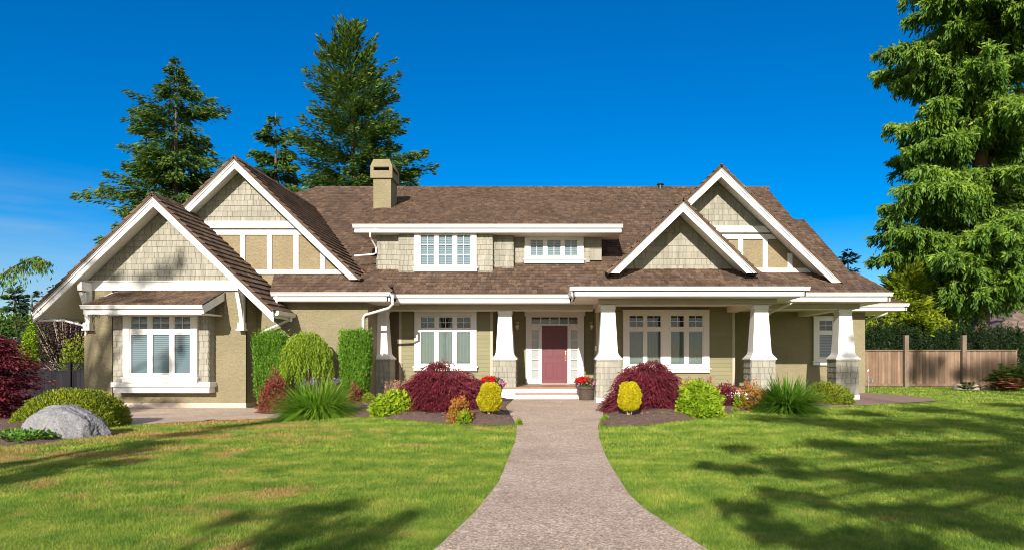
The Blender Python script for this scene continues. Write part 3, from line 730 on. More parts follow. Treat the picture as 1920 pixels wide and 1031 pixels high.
# small roof spur left of the dormer
roof([(X(661, 21.3), 21.3, Z(527, 21.3)+.12), (X(707, 21.3), 21.0, Z(527, 21.3)+.02), (X(731, 22), 22.0, Z(487, 22)), (X(668, 22.3), 22.4, Z(481, 22.3))], H, slab=.18)
downspout([P(694, 432, 21.0), P(694, 444, 21.05), P(697, 450, 21.2), P(705, 464, 21.42), P(705, 475, 21.42), P(700, 477, 21.3), P(664, 480, 21.2)], H, .03)
# chimney
Yc = 23.6; x0 = X(700, Yc); x1 = X(733, Yc); zt = Z(298, Yc)
e = link('chimney', None, H)
MB().box(x0, x1, Yc, Yc+.9, 5.5, Z(332, Yc)).build('stack', M['stucco'], e)
mb = MB(); a0, a1 = x0-.09, x1+.07
mb.box(a0, a1, Yc-.08, Yc+.98, Z(335, Yc), Z(321, Yc)-.002)
zA = Z(321, Yc)
for (xa, xb) in ((a0, a0+.12), (a1-.12, a1)): 
    mb.box(xa, xb, Yc-.08, Yc+.04, zA, zA+.13)
    mb.box(xa, xb, Yc+.86, Yc+.98, zA, zA+.13)
mb.box(a0, a1, Yc-.081, Yc+.981, zA+.13, zA+.16)
mb.prism([(a0, Yc-.08, zA+.16), (a1, Yc-.08, zA+.16), (a1-.14, Yc+.06, zt), (a0+.08, Yc+.06, zt)], (0, .001, 0))
t0, t1 = a0+.1, a1-.14
mb.add([(a0, Yc-.08, zA+.16), (a1, Yc-.08, zA+.16), (a1, Yc+.98, zA+.16), (a0, Yc+.98, zA+.16), (t0, Yc+.1, zt), (t1, Yc+.1, zt), (t1, Yc+.8, zt), (t0, Yc+.8, zt)],
    [(0, 1, 5, 4), (1, 2, 6, 5), (2, 3, 7, 6), (3, 0, 4, 7), (4, 5, 6, 7)])
mb.build('chimney_cap', M['stucco'], e)
MB().box(a0+.1, a1-.1, Yc+.1, Yc+.8, zA, zA+.14).build('vent', M['dark'], e)
MB().box(x0-.04, x1+.04, Yc-.03, Yc+.93, Z(394, Yc)-.1, Z(394, Yc)+.05).build('flashing', M['shake'], e)
mb = MB(); vx = X(1238, 28.5); mb.rings([(vx, 28.5, zr-.2, .1), (vx, 28.5, zr+.1, .1), (vx, 28.5, zr+.11, .17), (vx, 28.5, zr+.15, .15)], 16); mb.build('roof_vent', M['black'], H)
# valley flashing
mb = MB()
for (a, b) in ((P(588, 392, 26.4), P(695, 529, 20.8)),): mb.tube([a, b], .03, 6)
mb.build('valley_flashing', simple('copper_brown', (.22, .11, .07), .6, .2, 5), H)
# ---- front door
D = link('front_door', None, H); y_ = YD-.05
dl, dr, dt, db = X(1016, YD), X(1064, YD), Z(612.5, YD), .49
mb = MB()
def zz(py): return Z(py, YD)
fx0, fx1 = X(986, YD), X(1095, YD)
tx0, tx1 = X(997, YD), X(1083, YD)
so0, so1, sp0, sp1 = X(997, YD), X(1010, YD), X(1070, YD), X(1082.5, YD)
y0 = YD-.10
mb.box(fx0, so0, y0, YD, db, zz(592)); mb.box(sp1, fx1, y0, YD, db, zz(592))
mb.box(so1, dl-.0, y0, YD, db, zz(610)); mb.box(dr, sp0, y0, YD, db, zz(610))
mb.box(so0, sp1, y0-.002, YD, zz(618), zz(607.5)) if False else None
mb.box(so0, so1, y0, YD, zz(618.5), zz(610)); mb.box(sp0, sp1, y0, YD, zz(618.5), zz(610))
mb.box(so0, so1, y0, YD, db, zz(710)); mb.box(sp0, sp1, y0, YD, db, zz(710))
mb.box(so0, sp1, y0-.003, YD, zz(610)+.001, zz(607)); mb.box(so0, sp1, y0, YD, zz(594.5), zz(592))
mb.box(fx0-.04, fx1+.04, y0-.04, YD, zz(592)+.001, zz(584)); mb.box(fx0-.07, fx1+.07, y0-.07, YD, zz(584)+.001, zz(582))
for i in range(1, 5):
    xx = so0+(sp1-so0)*i/5; mb.box(xx-.018, xx+.018, y0+.004, YD, zz(607), zz(594.5))
    for a, b in ((so0, so1), (sp0, sp1)):
        z_ = zz(618.5)+(zz(710)-zz(618.5))*i/5; mb.box(a, b, y0+.004, YD, z_-.015, z_+.015)
mb.build('door_surround', M['white'], D, .003)
MB().box(so0, sp1, y0+.05, YD, zz(606.9), zz(594.6)).build('transom_light', simple('dark_glass', (.03, .025, .02), .08, .1, 3, spec=.7), D)
for a, b in ((so0, so1), (sp0, sp1)): MB().box(a, b, y0+.05, YD, zz(709.9), zz(618.6)).build('sidelight', M['doorglass'], D)
mb = MB(); mb.box(dl, dr, y0+.05, YD, db+.02, zz(610.2))
dw = dr-dl
def panel(a, b, c, d):
    xa, xb = dl+dw*a, dl+dw*b; za = db+(dt-db)*c; zb_ = db+(dt-db)*d
    mb.prism([(xa, y0+.0505, za), (xb, y0+.0505, za), (xb, y0+.0505, zb_), (xa, y0+.0505, zb_)], (0, -.002, 0))
    for k in ((xa, xb, za-.012, za), (xa, xb, zb_, zb_+.012)): mb.box(k[0], k[1], y0+.034, y0+.06, k[2], k[3])
    for k in ((xa-.012, xa), (xb, xb+.012)): mb.box(k[0], k[1], y0+.034, y0+.06, za-.012, zb_+.012)
    mb.box(xa+.03, xb-.03, y0+.042, y0+.06, za+.03, zb_-.03)
for a, b in ((.15, .44), (.56, .85)):
    panel(a, b, .11, .37); panel(a, b, .48, .72); panel(a, b, .80, .93)
mb.build('door_leaf', M['door'], D, .003)
mb = MB(); hx = dr-.07
mb.box(hx-.02, hx+.02, y0+.02, y0+.05, 1.32, 1.62); mb.tube([(hx, y0+.03, 1.35), (hx, y0-.03, 1.38), (hx, y0-.03, 1.5), (hx, y0+.03, 1.55)], .012, 8)
mb.tube([(hx, y0+.05, 1.66), (hx, y0, 1.66)], .03, 12); mb.build('door_handle', M['brass'], D)
MB().box(dl-.05, dr+.05, y0-.05, YD, .482, db+.018).build('threshold', M['steel'], D)
# wall lamps
for c in (969.5, 1110):
    L = link('wall_lamp', None, H); lx = X(c, YD-.12); ly = YD-.13; lz = Z(611, ly)
    mb = MB(); mb.box(lx-.05, lx+.05, YD-.04, YD-.02, lz-.12, lz+.16); mb.tube([(lx, YD-.04, lz+.08), (lx, ly, lz+.14), (lx, ly, lz+.1)], .012, 6)
    mb.rings([(lx, ly, lz+.06, .075), (lx, ly, lz+.12, .02)], 12); mb.rings([(lx, ly, lz-.11, .04), (lx, ly, lz-.09, .055)], 12); mb.build('bracket', M['brass'], L)
    mb = MB(); mb.rings([(lx, ly, lz-.09, .045), (lx, ly, lz, .07), (lx, ly, lz+.06, .06)], 12); mb.build('lantern_glass', M['lampg'], L, smooth=True)
mb = MB(); mb.box(X(1117, 21.9)-.03, X(1117, 21.9)+.03, 21.82, 21.9, Z(657, 21.9), Z(651, 21.9)+.06); mb.build('doorbell', M['cream'], H)
# side gutter of wing A and downspouts
mb = MB(); q = [(-8.14, 2.80), (-8.02, 2.80), (-8.03, 2.70), (-8.06, 2.66), (-8.14, 2.66)]; mb.prof_y(q, 18.62, 19.85); mb.build('gutter', M['cream'], H)
mb = MB(); q = [(-15.12, 2.80), (-15.24, 2.80), (-15.23, 2.70), (-15.20, 2.66), (-15.12, 2.66)]; mb.prof_y(q, 18.62, 27); mb.build('gutter', M['trimg'], H)
downspout([(-8.08, 19.6, 2.68), (-8.08, 19.6, 2.55), P(541, 600, 19.6), P(492, 622, 19.75), P(485, 627, 19.78), P(485, 756, 19.78)], H, .04)
downspout([(-15.1, 18.75, 2.7), (-15.1, 18.75, 2.52), P(120, 600, 18.9), P(165, 612, 19.1), (-14.0, 19.1, 2.1)], H, .035)
downspout([P(736, 552, 19.4), P(736, 570, 19.4), P(729, 577, 19.5), P(684, 590, 19.82), P(681, 596, 19.84), P(681, 742, 19.84)], H, .042)
downspout([P(1489, 557, 19.62), P(1489, 563, 19.62), P(1480, 570, 19.7), P(1444, 586, 20.4), P(1441, 590, 20.42)], H, .035)
downspout([P(518, 551, 19.4), P(518, 575, 19.4)], H, .045)
downspout([P(1663, 578, 23.5), P(1663, 586, 23.5), P(1655, 590, 23.6), P(1625, 600, 24.3)], H, .035)
# hose bib and meter at the right corner
mb = MB(); mx_ = X(1628, 24.3); mb.tube([(mx_, 24.3, .15), (mx_, 24.3, .75)], .018, 8); mb.tube([(mx_-.05, 24.3, .55), (mx_+.2, 24.3, .55)], .035, 8); mb.rings([(mx_+.12, 24.25, .52, .06), (mx_+.12, 24.25, .62, .06)], 14)
mb.tube([(mx_-.02, 24.3, .92), (mx_, 24.3, 1.0)], .04, 8); mb.build('gas_meter', M['steel'], H)

# ================================================================== GROUND
def draped(name, outline, off, m, step=.35, kind='structure', mound=0, noise_amp=0, ramp_w=.5):
    """fill a polygon with a grid sheet that follows the ground"""
    px_ = np.array([p[0] for p in outline]); py_ = np.array([p[1] for p in outline])
    import bmesh
    bm = bmesh.new(); vs = [bm.verts.new((a, b, 0)) for a, b in outline]; bm.faces.new(vs)
    bmesh.ops.triangulate(bm, faces=bm.faces)
    def cut(co, no): bmesh.ops.bisect_plane(bm, geom=bm.verts[:]+bm.edges[:]+bm.faces[:], plane_co=co, plane_no=no)
    for a in np.arange(px_.min()+step, px_.max(), step): cut((a, 0, 0), (1, 0, 0))
    for a in np.arange(py_.min()+step, py_.max(), step): cut((0, a, 0), (0, 1, 0))
    bmesh.ops.triangulate(bm, faces=[f for f in bm.faces if len(f.verts) > 4])
    n_ = len(outline)
    for v in bm.verts:
        x, y = v.co.x, v.co.y
        z = float(ground(x, y))+off
        if mound or noise_amp:
            d = 1e9
            for i in range(n_):
                ax, ay = outline[i]; bx, by = outline[(i+1) % n_]; ex, ey = bx-ax, by-ay
                t = max(0, min(1, ((x-ax)*ex+(y-ay)*ey)/(ex*ex+ey*ey+1e-9)))
                d = min(d, math.hypot(x-ax-t*ex, y-ay-t*ey))
            k = min(1, d/ramp_w); k = k*k*(3-2*k)
            z += mound*k+noise_amp*k*(math.sin(x*3.1+y*1.7)+math.sin(x*6.3-y*4.1+2)*.5)
        v.co.z = z
    me = bpy.data.meshes.new(name); bm.to_mesh(me); bm.free()
    for p in me.polygons: p.use_smooth = True
    me.materials.append(m); o = link(name, me)
    if kind: o['kind'] = kind
    return o
# big ground sheet: fine near, coarse to the horizon
gxs = np.unique(np.concatenate([np.linspace(-1500, -60, 12), np.linspace(-60, -20, 12), np.linspace(-20, 20, 101), np.linspace(20, 60, 12), np.linspace(60, 1500, 12)]))
gys = np.unique(np.concatenate([np.linspace(-300, -10, 8), np.linspace(-10, 36, 116), np.linspace(36, 100, 12), np.linspace(100, 1900, 12)]))
XX, YY = np.meshgrid(gxs, gys); V = np.stack([XX.ravel(), YY.ravel(), ground(XX, YY).ravel()], 1)
nx = len(gxs); ny = len(gys); ii, jj = np.meshgrid(np.arange(nx-1), np.arange(ny-1))
a = (jj*nx+ii).ravel(); Fq = np.stack([a, a+1, a+nx+1, a+nx], 1)
o = npmesh('lawn', V, Fq, M['turf'], smooth=True); o['kind'] = 'structure'
def q(px, py, gz=.04): Y = F*(EYE-gz)/(py-672); return (X(px, Y), Y)
path_poly = [q(1310, 1027, 0), q(1255, 990, 0), q(1212, 961, 0), q(1180, 930, 0), q(1158, 893, 0), q(1143, 866, .01), q(1132, 843, .02), q(1124, 820, .03), q(1121, 797, .06), (1.05, 14), (1.25, 16.5), (1.25, 20.45),
    (-1.3, 20.45), (-1.3, 17.0), (-1.0, 14.6), q(970, 797, .06), q(966, 825, .03), q(959, 842, .02), q(935, 905, 0), q(890, 965, 0), q(825, 1027, 0), (-1.3, 2.5), (-1.8, -4), (2.3, -4), (1.6, 2.5)]
draped('path', path_poly, .022, M['path'])
left_walk = [(-9.1, 16.8), (-9.6, 14.35), (-12.5, 13.9), (-15.5, 12.4), (-26, 13.0), (-26, 17.5), (-15.5, 19.3), (-9.25, 19.3), (-7.3, 18.9), (-7.2, 16.4)]
left_walk = [q(560, 779, -.02), q(400, 784, -.03), q(232, 796, -.03), q(150, 812, -.02), (-14.5, 13.6), (-26, 15), (-26, 19.5), (-14.0, 19.3), (-9.2, 19.2), (-6.9, 18.0)]
draped('side_walk', left_walk, .015, M['path'])
right_walk = [q(1500, 768, .08), q(1640, 759, .1), q(1755, 752, .1), q(1745, 746, .1), q(1690, 741, .1), q(1640, 737, .1), (11.0, 24.2), (9.4, 21.2), (6.0, 18.8)]
draped('side_path', right_walk, .018, simple('clay_pavers', (.26, .175, .14), .85, .3, 14, .4, 30))
bed_l = [q(540, 785, 0), q(600, 781, .04), q(700, 780, .06), q(780, 791, .05), q(880, 798, .05), q(966, 796, .06), (-1.0, 14.8), (-1.32, 17), (-1.35, 20.7), (-5.3, 20.8), (-5.8, 19.9), (-8.9, 19.85), (-7.0, 18.0)]
draped('flower_bed', bed_l, .012, M['soil'], .3, mound=.10, noise_amp=.03)
bed_r = [q(1124, 798, .06), q(1210, 797, .06), q(1300, 787, .07), q(1345, 781, .07), q(1385, 773, .08), q(1500, 772, .08), q(1560, 760, .1), (9.5, 19.9), (6.4, 19.0), (1.28, 19.0), (1.27, 16.5), (1.08, 14)]
draped('flower_bed', bed_r, .012, M['soil'], .3, mound=.10, noise_amp=.03)
bed_ll = [q(-300, 850, 0), q(0, 838, 0), q(95, 832, 0), q(200, 800, -.02), q(150, 790, -.02), q(60, 770, -.03), q(0, 768, -.03), q(-400, 775, -.03)]
draped('flower_bed', bed_ll, .012, M['soil'], .3, mound=.12, noise_amp=.03)

# ------------------------------------------------------------------ foliage helpers
def seed(t):
    global rng
    rng = np.random.default_rng(zlib.crc32(t.encode())); random.seed(zlib.crc32(t.encode()))
def unit(v): return v/np.maximum(np.linalg.norm(v, axis=-1, keepdims=True), 1e-9)
def kites(name, Pt, D, Nn, L, W, rnd, m, parent, mid=.45):
    Pt = np.asarray(Pt); n_ = len(Pt); D = unit(D); S = unit(np.cross(D, Nn)); L = np.broadcast_to(L, n_)[:, None]; W = np.broadcast_to(W, n_)[:, None]
    up = unit(np.cross(S, D))
    V = np.empty((n_, 4, 3)); V[:, 0] = Pt; V[:, 1] = Pt+D*L*mid+S*W*.5; V[:, 2] = Pt+D*L-up*L*.08; V[:, 3] = Pt+D*L*mid-S*W*.5
    Fq = np.arange(n_*4).reshape(n_, 4)
    return npmesh(name, V.reshape(-1, 3), Fq, m, parent, np.repeat(np.clip(rnd, 0, 1), 4))
def rsph(n_): return unit(rng.normal(size=(n_, 3)))
def wob(p, f, seed=0):
    r_ = np.random.default_rng(seed); o_ = 0
    for i in range(6):
        k = r_.normal(size=3)*f*(1+i*.5); o_ = o_+np.sin(p@k+r_.uniform(0, 6))/(1+i*.4)
    return o_/2.5
def strips(name, P0, D0, L, W, droop, rnd, m, parent, seg=5):
    """arching strap leaves"""
    n_ = len(P0); D0 = unit(D0); side = unit(np.cross(D0, np.array([0, 0, 1.0])+rng.normal(size=(n_, 3))*.15))
    V = np.empty((n_, seg+1, 2, 3)); L = np.broadcast_to(L, n_); W = np.broadcast_to(W, n_); droop = np.broadcast_to(droop, n_)
    for i in range(seg+1):
        t = i/seg; c = P0+D0*(L*t)[:, None]; c = c.copy(); c[:, 2] -= droop*L*t*t
        hh = D0.copy(); hh[:, 2] = 0; hh = unit(hh); c += hh*(droop*L*t*t*.35)[:, None]
        w_ = (W*(1-t**2)*(.35+.65*min(1, t*4+.2))*.5+.0005)[:, None]
        V[:, i, 0] = c-side*w_; V[:, i, 1] = c+side*w_
    base = (np.arange(n_)*(seg+1)*2)[:, None]
    fs = []
    for i in range(seg): fs.append(base+np.array([[2*i, 2*i+1, 2*i+3, 2*i+2]]))
    Fq = np.stack(fs, 1).reshape(-1, 4)
    return npmesh(name, V.reshape(-1, 3), Fq, m, parent, np.repeat(np.clip(rnd, 0, 1), (seg+1)*2))

def conifer(loc, h, prof, gm, label, nb=420, per=150, name='conifer', group=None, droop=.25, lean=0, sz=(.20, .42), up=.25, trunk=.3, z0=.1, wid=.30, hang=.35, wmul=.28, azr=None, amp=.46):
    """prof: [(height fraction, radius)] ; branches carry flat fans of needle sprays"""
    seed(label); x, y, z = loc; root = thing(name, loc, label, 'tree', group)
    hf = np.array([p[0] for p in prof]); rr = np.array([p[1] for p in prof])
    tb = MB(); tb.tube([(x, y, z-.3), (x+lean*.3, y, z+h*.35), (x+lean*.7, y, z+h*.7), (x+lean, y, z+h*.99)], [trunk, trunk*.75, trunk*.4, .02], 10); tb.build('trunk', M['bark'], root)
    t = z0+(1-z0)*rng.uniform(0, 1, nb)**1.05; az = rng.uniform(0, 2*np.pi, nb) if azr is None else rng.uniform(azr[0], azr[1], nb)
    # cluster heights and directions into irregular groups, so the crown has gaps
    t = np.clip(t+.012*np.sin(t*95), z0, .995)
    L = np.interp(t, hf, rr)*rng.uniform(.55, 1.12, nb)*(1+amp*wob(np.stack([np.cos(az)*2, np.sin(az)*2, t*9], 1), 1.3, int(abs(x*7)+h)))
    L = np.maximum(L, .15)
    bx = x+lean*t; base = np.stack([bx, np.full(nb, y), z+t*h], 1)
    dh = np.stack([np.cos(az), np.sin(az), np.zeros(nb)], 1)
    e = np.interp(t, [0, .5, 1], [-.05, up*.5, up*2.2])+rng.normal(0, .1, nb)
    cnt = np.maximum((per*(L/np.mean(L))**1.35).astype(int), 10)
    idx = np.repeat(np.arange(nb), cnt); k = len(idx)
    s = rng.uniform(.12, 1, k)**.75; l = L[idx]
    lat = rng.normal(0, 1, k)*wid*l*(1.08-s)*.62+rng.normal(0, .04, k)
    perp = np.stack([-dh[idx, 1], dh[idx, 0], np.zeros(k)], 1)
    pos = base[idx]+dh[idx]*(l*s)[:, None]+perp*lat[:, None]
    pos[:, 2] += np.tan(e[idx])*l*s-droop*l*s*s-np.abs(lat)*.25+rng.normal(0, .05+.02*l, k)*1.0-hang*np.abs(rng.normal(0, .5, k))*.35*np.minimum(l, 2.5)*.4
    sg = np.sign(lat); D = dh[idx]*rng.uniform(.5, 1.2, k)[:, None]+perp*(sg*rng.uniform(.1, .8, k))[:, None]
    D[:, 2] += -droop*s*1.2+np.tan(e[idx])-hang*rng.uniform(.2, 1.6, k)
    nn = rng.normal(size=(k, 3))*.55; nn[:, 2] += 1
    ln = rng.uniform(sz[0], sz[1], k); rb = rng.uniform(0, 1, nb)
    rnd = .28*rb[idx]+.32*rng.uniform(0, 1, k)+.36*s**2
    kites('foliage', pos, D, nn, ln, ln*wmul*rng.uniform(.8, 1.3, k), rnd, gm, root)
    tb = MB()
    for i in np.argsort(-L)[:min(nb, 90)]:
        p0 = base[i]; pts = []
        for s_ in (0, .3, .6, .92): pts.append((p0[0]+dh[i, 0]*L[i]*s_, p0[1]+dh[i, 1]*L[i]*s_, p0[2]+math.tan(e[i])*L[i]*s_-droop*L[i]*s_*s_))
        tb.tube(pts, [.02+L[i]*.012, .012+L[i]*.008, .01+L[i]*.004, .005], 5)
    tb.build('limb', M['bark'], root)
    return root

def crown(loc, clumps, n_leaf, lsz, gm, label, name='tree', cat='tree', trunk_r=.15, trunk_h=2.0, shell=.75, wmul=.6, group=None, bark='bark', lump=.25, down=0):
    """clumps: [(dx,dy,dz,rx,ry,rz)]"""
    seed(label); x, y, z = loc; root = thing(name, loc, label, cat, group); A = []; R = []; NN = []
    vol = np.array([c[3]*c[4]*c[5] for c in clumps])**(2/3); vol = vol/vol.sum(); tb = MB()
    if trunk_r: tb.tube([(x, y, z-.2), (x+.03, y, z+trunk_h*.5), (x, y, z+trunk_h)], [trunk_r, trunk_r*.8, trunk_r*.5], 9)
    for c, v_ in zip(clumps, vol):
        k = int(n_leaf*v_)+10; d = rsph(k); r_ = (shell+(1-shell)*rng.uniform(0, 1, k))*rng.uniform(.55, 1, k)**.25
        r_ = r_*(1+lump*wob(d*2, 2.2, int(abs(c[0]*13+c[2]*7)*10+3)))
        cc = np.array([x+c[0], y+c[1], z+c[2]]); p = cc+d*np.array(c[3:6])*r_[:, None]
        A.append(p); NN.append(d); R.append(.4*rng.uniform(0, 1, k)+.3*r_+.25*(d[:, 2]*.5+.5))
        if trunk_r: tb.tube([(x, y, z+trunk_h*.8), tuple((np.array([x, y, z+trunk_h])+cc)/2+rng.normal(0, .05, 3)), tuple(cc)], [trunk_r*.45, trunk_r*.3, trunk_r*.1], 6)
    A = np.concatenate(A); NN = np.concatenate(NN); R = np.concatenate(R); k = len(A)
    D = NN*.8+rng.normal(size=(k, 3))*.7; D[:, 2] -= down
    nn = NN+rng.normal(size=(k, 3))*.7; ln = rng.uniform(.7, 1.35, k)*lsz
    kites('foliage', A, D, nn, ln, ln*wmul, R, gm, root)
    if trunk_r: tb.build('trunk', M[bark], root)
    return root

def shrub(cx, Y, px0, px1, pyt, pyb, gm, label, n=6000, lsz=.06, wmul=.5, kind='shrub', lump=.18, depth=1.0, zexp=2.2, flat=.0, name='shrub', cat='shrub', group=None, taper=0, twig=12, grow=.5, droop=0, solid=True):
    """one shrub whose outline matches the photo box; leaves on a lumpy superellipsoid shell"""
    seed(label+str(px0)); x0, x1 = X(px0, Y), X(px1, Y); z0 = float(ground((x0+x1)/2, Y))-.02; z1 = Z(pyt, Y)
    cx = (x0+x1)/2; rx = (x1-x0)/2; rz = (z1-z0)/2; cz = (z0+z1)/2; ry = rx*depth
    dome = zexp < 4
    if dome: cz = z0; rz = z1-z0
    root = thing(name, (cx, Y, z0), label, cat, group)
    def surf(k, lo):
        d = rsph(k)
        if zexp > 3: d = rng.uniform(-1, 1, (k, 3)); ax_ = rng.integers(0, 3, k); d[np.arange(k), ax_] = np.sign(d[np.arange(k), ax_])
        c_ = d; nr = (np.abs(c_)**zexp).sum(1)**(1/zexp); c_ = c_/nr[:, None]
        if dome: c_[:, 2] = np.abs(c_[:, 2])
        r_ = rng.uniform(lo, 1, k)
        r_ = r_*(1+lump*wob(c_*np.array([rx, ry, rz])*1.0, 3.2/max(rx, .3), int(px0)))
        if not dome: r_ = r_*(1+.06*rng.normal(0, 1, k))
        p = c_*r_[:, None]
        if taper: f = 1-taper*p[:, 2:3]; p[:, :2] = p[:, :2]*f/(1+abs(taper)*.6)
        return np.stack([cx+p[:, 0]*rx, Y+p[:, 1]*ry, cz+p[:, 2]*rz], 1), unit(c_/np.array([rx, ry, rz])), r_
    p, nn, r_ = surf(n, .72)
    p[:, 2] = np.maximum(p[:, 2], z0+.02)
    k = n; D = nn*.6+rng.normal(size=(k, 3))*.45; D[:, 2] += grow-droop
    ln = rng.uniform(.6, 1.4, k)*lsz
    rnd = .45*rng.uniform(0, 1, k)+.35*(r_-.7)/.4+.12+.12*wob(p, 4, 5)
    kites('foliage', p, D, nn+rng.normal(size=(k, 3))*.6, ln, ln*wmul, rnd, gm, root)
    tb = MB()
    for i in range(twig):
        t = rng.uniform(0, 2*np.pi); s = rng.uniform(.2, .75)
        tb.tube([(cx+.04*math.cos(t), Y+.04*math.sin(t), z0), (cx+rx*s*.5*math.cos(t), Y+ry*s*.5*math.sin(t), cz), (cx+rx*s*math.cos(t), Y+ry*s*math.sin(t), cz+rz*.5)], [.02, .013, .005], 5)
    tb.build('stems', M['bark'], root)
    return root

def clump_grass(Y, px0, px1, pyt, gm, label, n=900, W=.028, name='strap_leaf_clump', cat='plant', droop=.75, flowers=None, wmin=.55, spread=.10):
    seed(label)
    x0, x1 = X(px0, Y), X(px1, Y); cx = (x0+x1)/2; z0 = float(ground(cx, Y)); R = (x1-x0)/2; Hh = Z(pyt, Y)-z0
    root = thing(name, (cx, Y, z0), label, cat)
    az = rng.uniform(0, 2*np.pi, n); tilt = np.abs(rng.uniform(0, 1, n))**.8*1.15
    D = np.stack([np.cos(az)*np.sin(tilt), np.sin(az)*np.sin(tilt), np.cos(tilt)], 1)
    r0 = rng.uniform(0, 1, n)**.5*R*.55
    P0 = np.stack([cx+np.cos(az)*r0, Y+np.sin(az)*r0*.9, np.full(n, z0+.03)], 1)
    L = np.clip(Hh*1.25*rng.uniform(.6, 1.15, n), .1, None)*(1-.12*tilt)
    strips('leaves', P0, D, L, W*rng.uniform(.6, 1.2, n), droop*rng.uniform(.2, 1.1, n)*(.35+.5*tilt), .25+.6*rng.uniform(0, 1, n)*rng.uniform(.5, 1, n)+.1*np.cos(az), gm, root)
    if flowers:
        F_, fm = flowers; k = F_; fx = cx+rng.uniform(-R*.8, R*.8, k); fy = Y+rng.uniform(-R*.5, R*.3, k); fz = z0+Hh*rng.uniform(.80, .95, k)
        for a, b, c in zip(fx, fy, fz): MB().tube([(a, b, z0+.1), (a+.02, b, c)], .005, 4).build('flower_stem', M['bark'], root)
        for c_ in np.stack([fx, fy, fz], 1):
            m_ = 14; pp = c_+rng.normal(size=(m_, 3))*np.array([.02, .02, .05])
            kites('flower', pp, rng.normal(size=(m_, 3)), rng.normal(size=(m_, 3)), .045, .035, rng.uniform(0, 1, m_), fm, root)
    return root

# ================================================================== BACKGROUND TREES
YT = 44.0
def tip(px, py, Y): return (X(px, Y), Y, 0.0), Z(py, Y)
l, h = tip(330, 112, YT)
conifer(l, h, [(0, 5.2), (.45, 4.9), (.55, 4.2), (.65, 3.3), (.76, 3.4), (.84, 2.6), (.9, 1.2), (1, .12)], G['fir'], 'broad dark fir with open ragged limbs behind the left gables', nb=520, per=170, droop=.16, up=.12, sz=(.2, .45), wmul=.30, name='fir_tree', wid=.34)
l2 = (l[0]-3.4, YT+2, 0)
l, h = tip(674, 50, YT)
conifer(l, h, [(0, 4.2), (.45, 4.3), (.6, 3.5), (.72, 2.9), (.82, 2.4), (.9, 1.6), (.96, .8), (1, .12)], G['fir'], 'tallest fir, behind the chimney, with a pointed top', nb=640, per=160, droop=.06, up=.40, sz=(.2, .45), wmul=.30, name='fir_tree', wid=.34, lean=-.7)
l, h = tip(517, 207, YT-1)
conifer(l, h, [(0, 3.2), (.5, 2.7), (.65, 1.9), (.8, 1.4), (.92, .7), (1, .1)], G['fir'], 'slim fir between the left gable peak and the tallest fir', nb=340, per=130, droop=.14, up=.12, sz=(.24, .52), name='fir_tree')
# left background
conifer((X(60, 62), 62, 0), Z(548, 62), [(0, 2.2), (.5, 1.4), (.8, .7), (1, .08)], G['blufir'], 'distant blue-green fir at the far left, left of the pair', nb=150, per=40, sz=(.3, .7), name='fir_tree')
conifer((X(28, 58), 58, 0), Z(540, 58), [(0, 2.2), (.5, 1.4), (.8, .7), (1, .08)], G['blufir'], 'distant blue-green fir at the left edge of the photo', nb=150, per=40, sz=(.3, .7), name='fir_tree')
conifer((X(100, 66), 66, 0), Z(560, 66), [(0, 3), (.5, 2.0), (.8, 1), (1, .1)], G['blufir'], 'distant fir just left of the left roof edge', nb=130, per=40, sz=(.3, .7), name='fir_tree')
crown((X(120, 30), 30, 0), [(.2, 0, 4.1, .9, .9, .6), (-.4, 0, 3.3, .7, .8, .7), (.9, 0, 3.2, 1.2, 1, .9), (.3, 0, 4.8, .3, .3, .35)], 4200, .13, G['plum'], 'dark purple-leaved plum tree rising behind the left eave', name='plum_tree', trunk_r=.12, trunk_h=3, lump=.5)
crown((X(30, 34), 34, 0), [(0, 0, 2.5, 2.5, 1.5, 1.4), (-2.5, 0, 2.9, 2, 1.5, 1.6), (2.4, 0, 2.2, 1.5, 1.2, 1.0)], 9000, .17, G['green'], 'green broadleaf tree in the far left background', trunk_r=.2, trunk_h=1.6, name='broadleaf_tree')
# bare-stemmed bush behind the lattice fence
Yq = 25.5; cx_ = X(125, Yq)
rt = thing('shrub', (cx_, Yq, -.08), 'half-bare bush of pale twigs with dark red leaves over the lattice fence', 'shrub')
tb = MB()
for i in range(46):
    a = rng.uniform(-1, 1); b = rng.uniform(-.6, .6); hh = rng.uniform(1.9, 3.4)
    tb.tube([(cx_+.1*a, Yq+.1*b, -.1), (cx_+.5*a, Yq+.3*b, hh*.45), (cx_+1.5*a, Yq+b, hh)], [.03, .018, .005], 5)
tb.build('stems', M['barkp'], rt)
k = 5200; p = np.stack([cx_+rng.normal(0, .85, k), Yq+rng.normal(0, .5, k)+.3, np.abs(rng.normal(1.9, .6, k))], 1)
kites('foliage', p, rng.normal(size=(k, 3)), rng.normal(size=(k, 3)), .11, .07, rng.uniform(0, 1, k), G['plum'], rt)
shrub(0, 24.6, 112, 175, 640, 690, G['mound'], 'olive bush showing over the dark fence beside the house corner', 3000, .1, name='shrub')
# golden thuja far left
shrub(0, 24, 36, 72, 612, 700, G['lime'], 'bright lime conical cypress in the left neighbour garden', 4200, .09, .45, zexp=2.6, taper=.25, name='cypress')
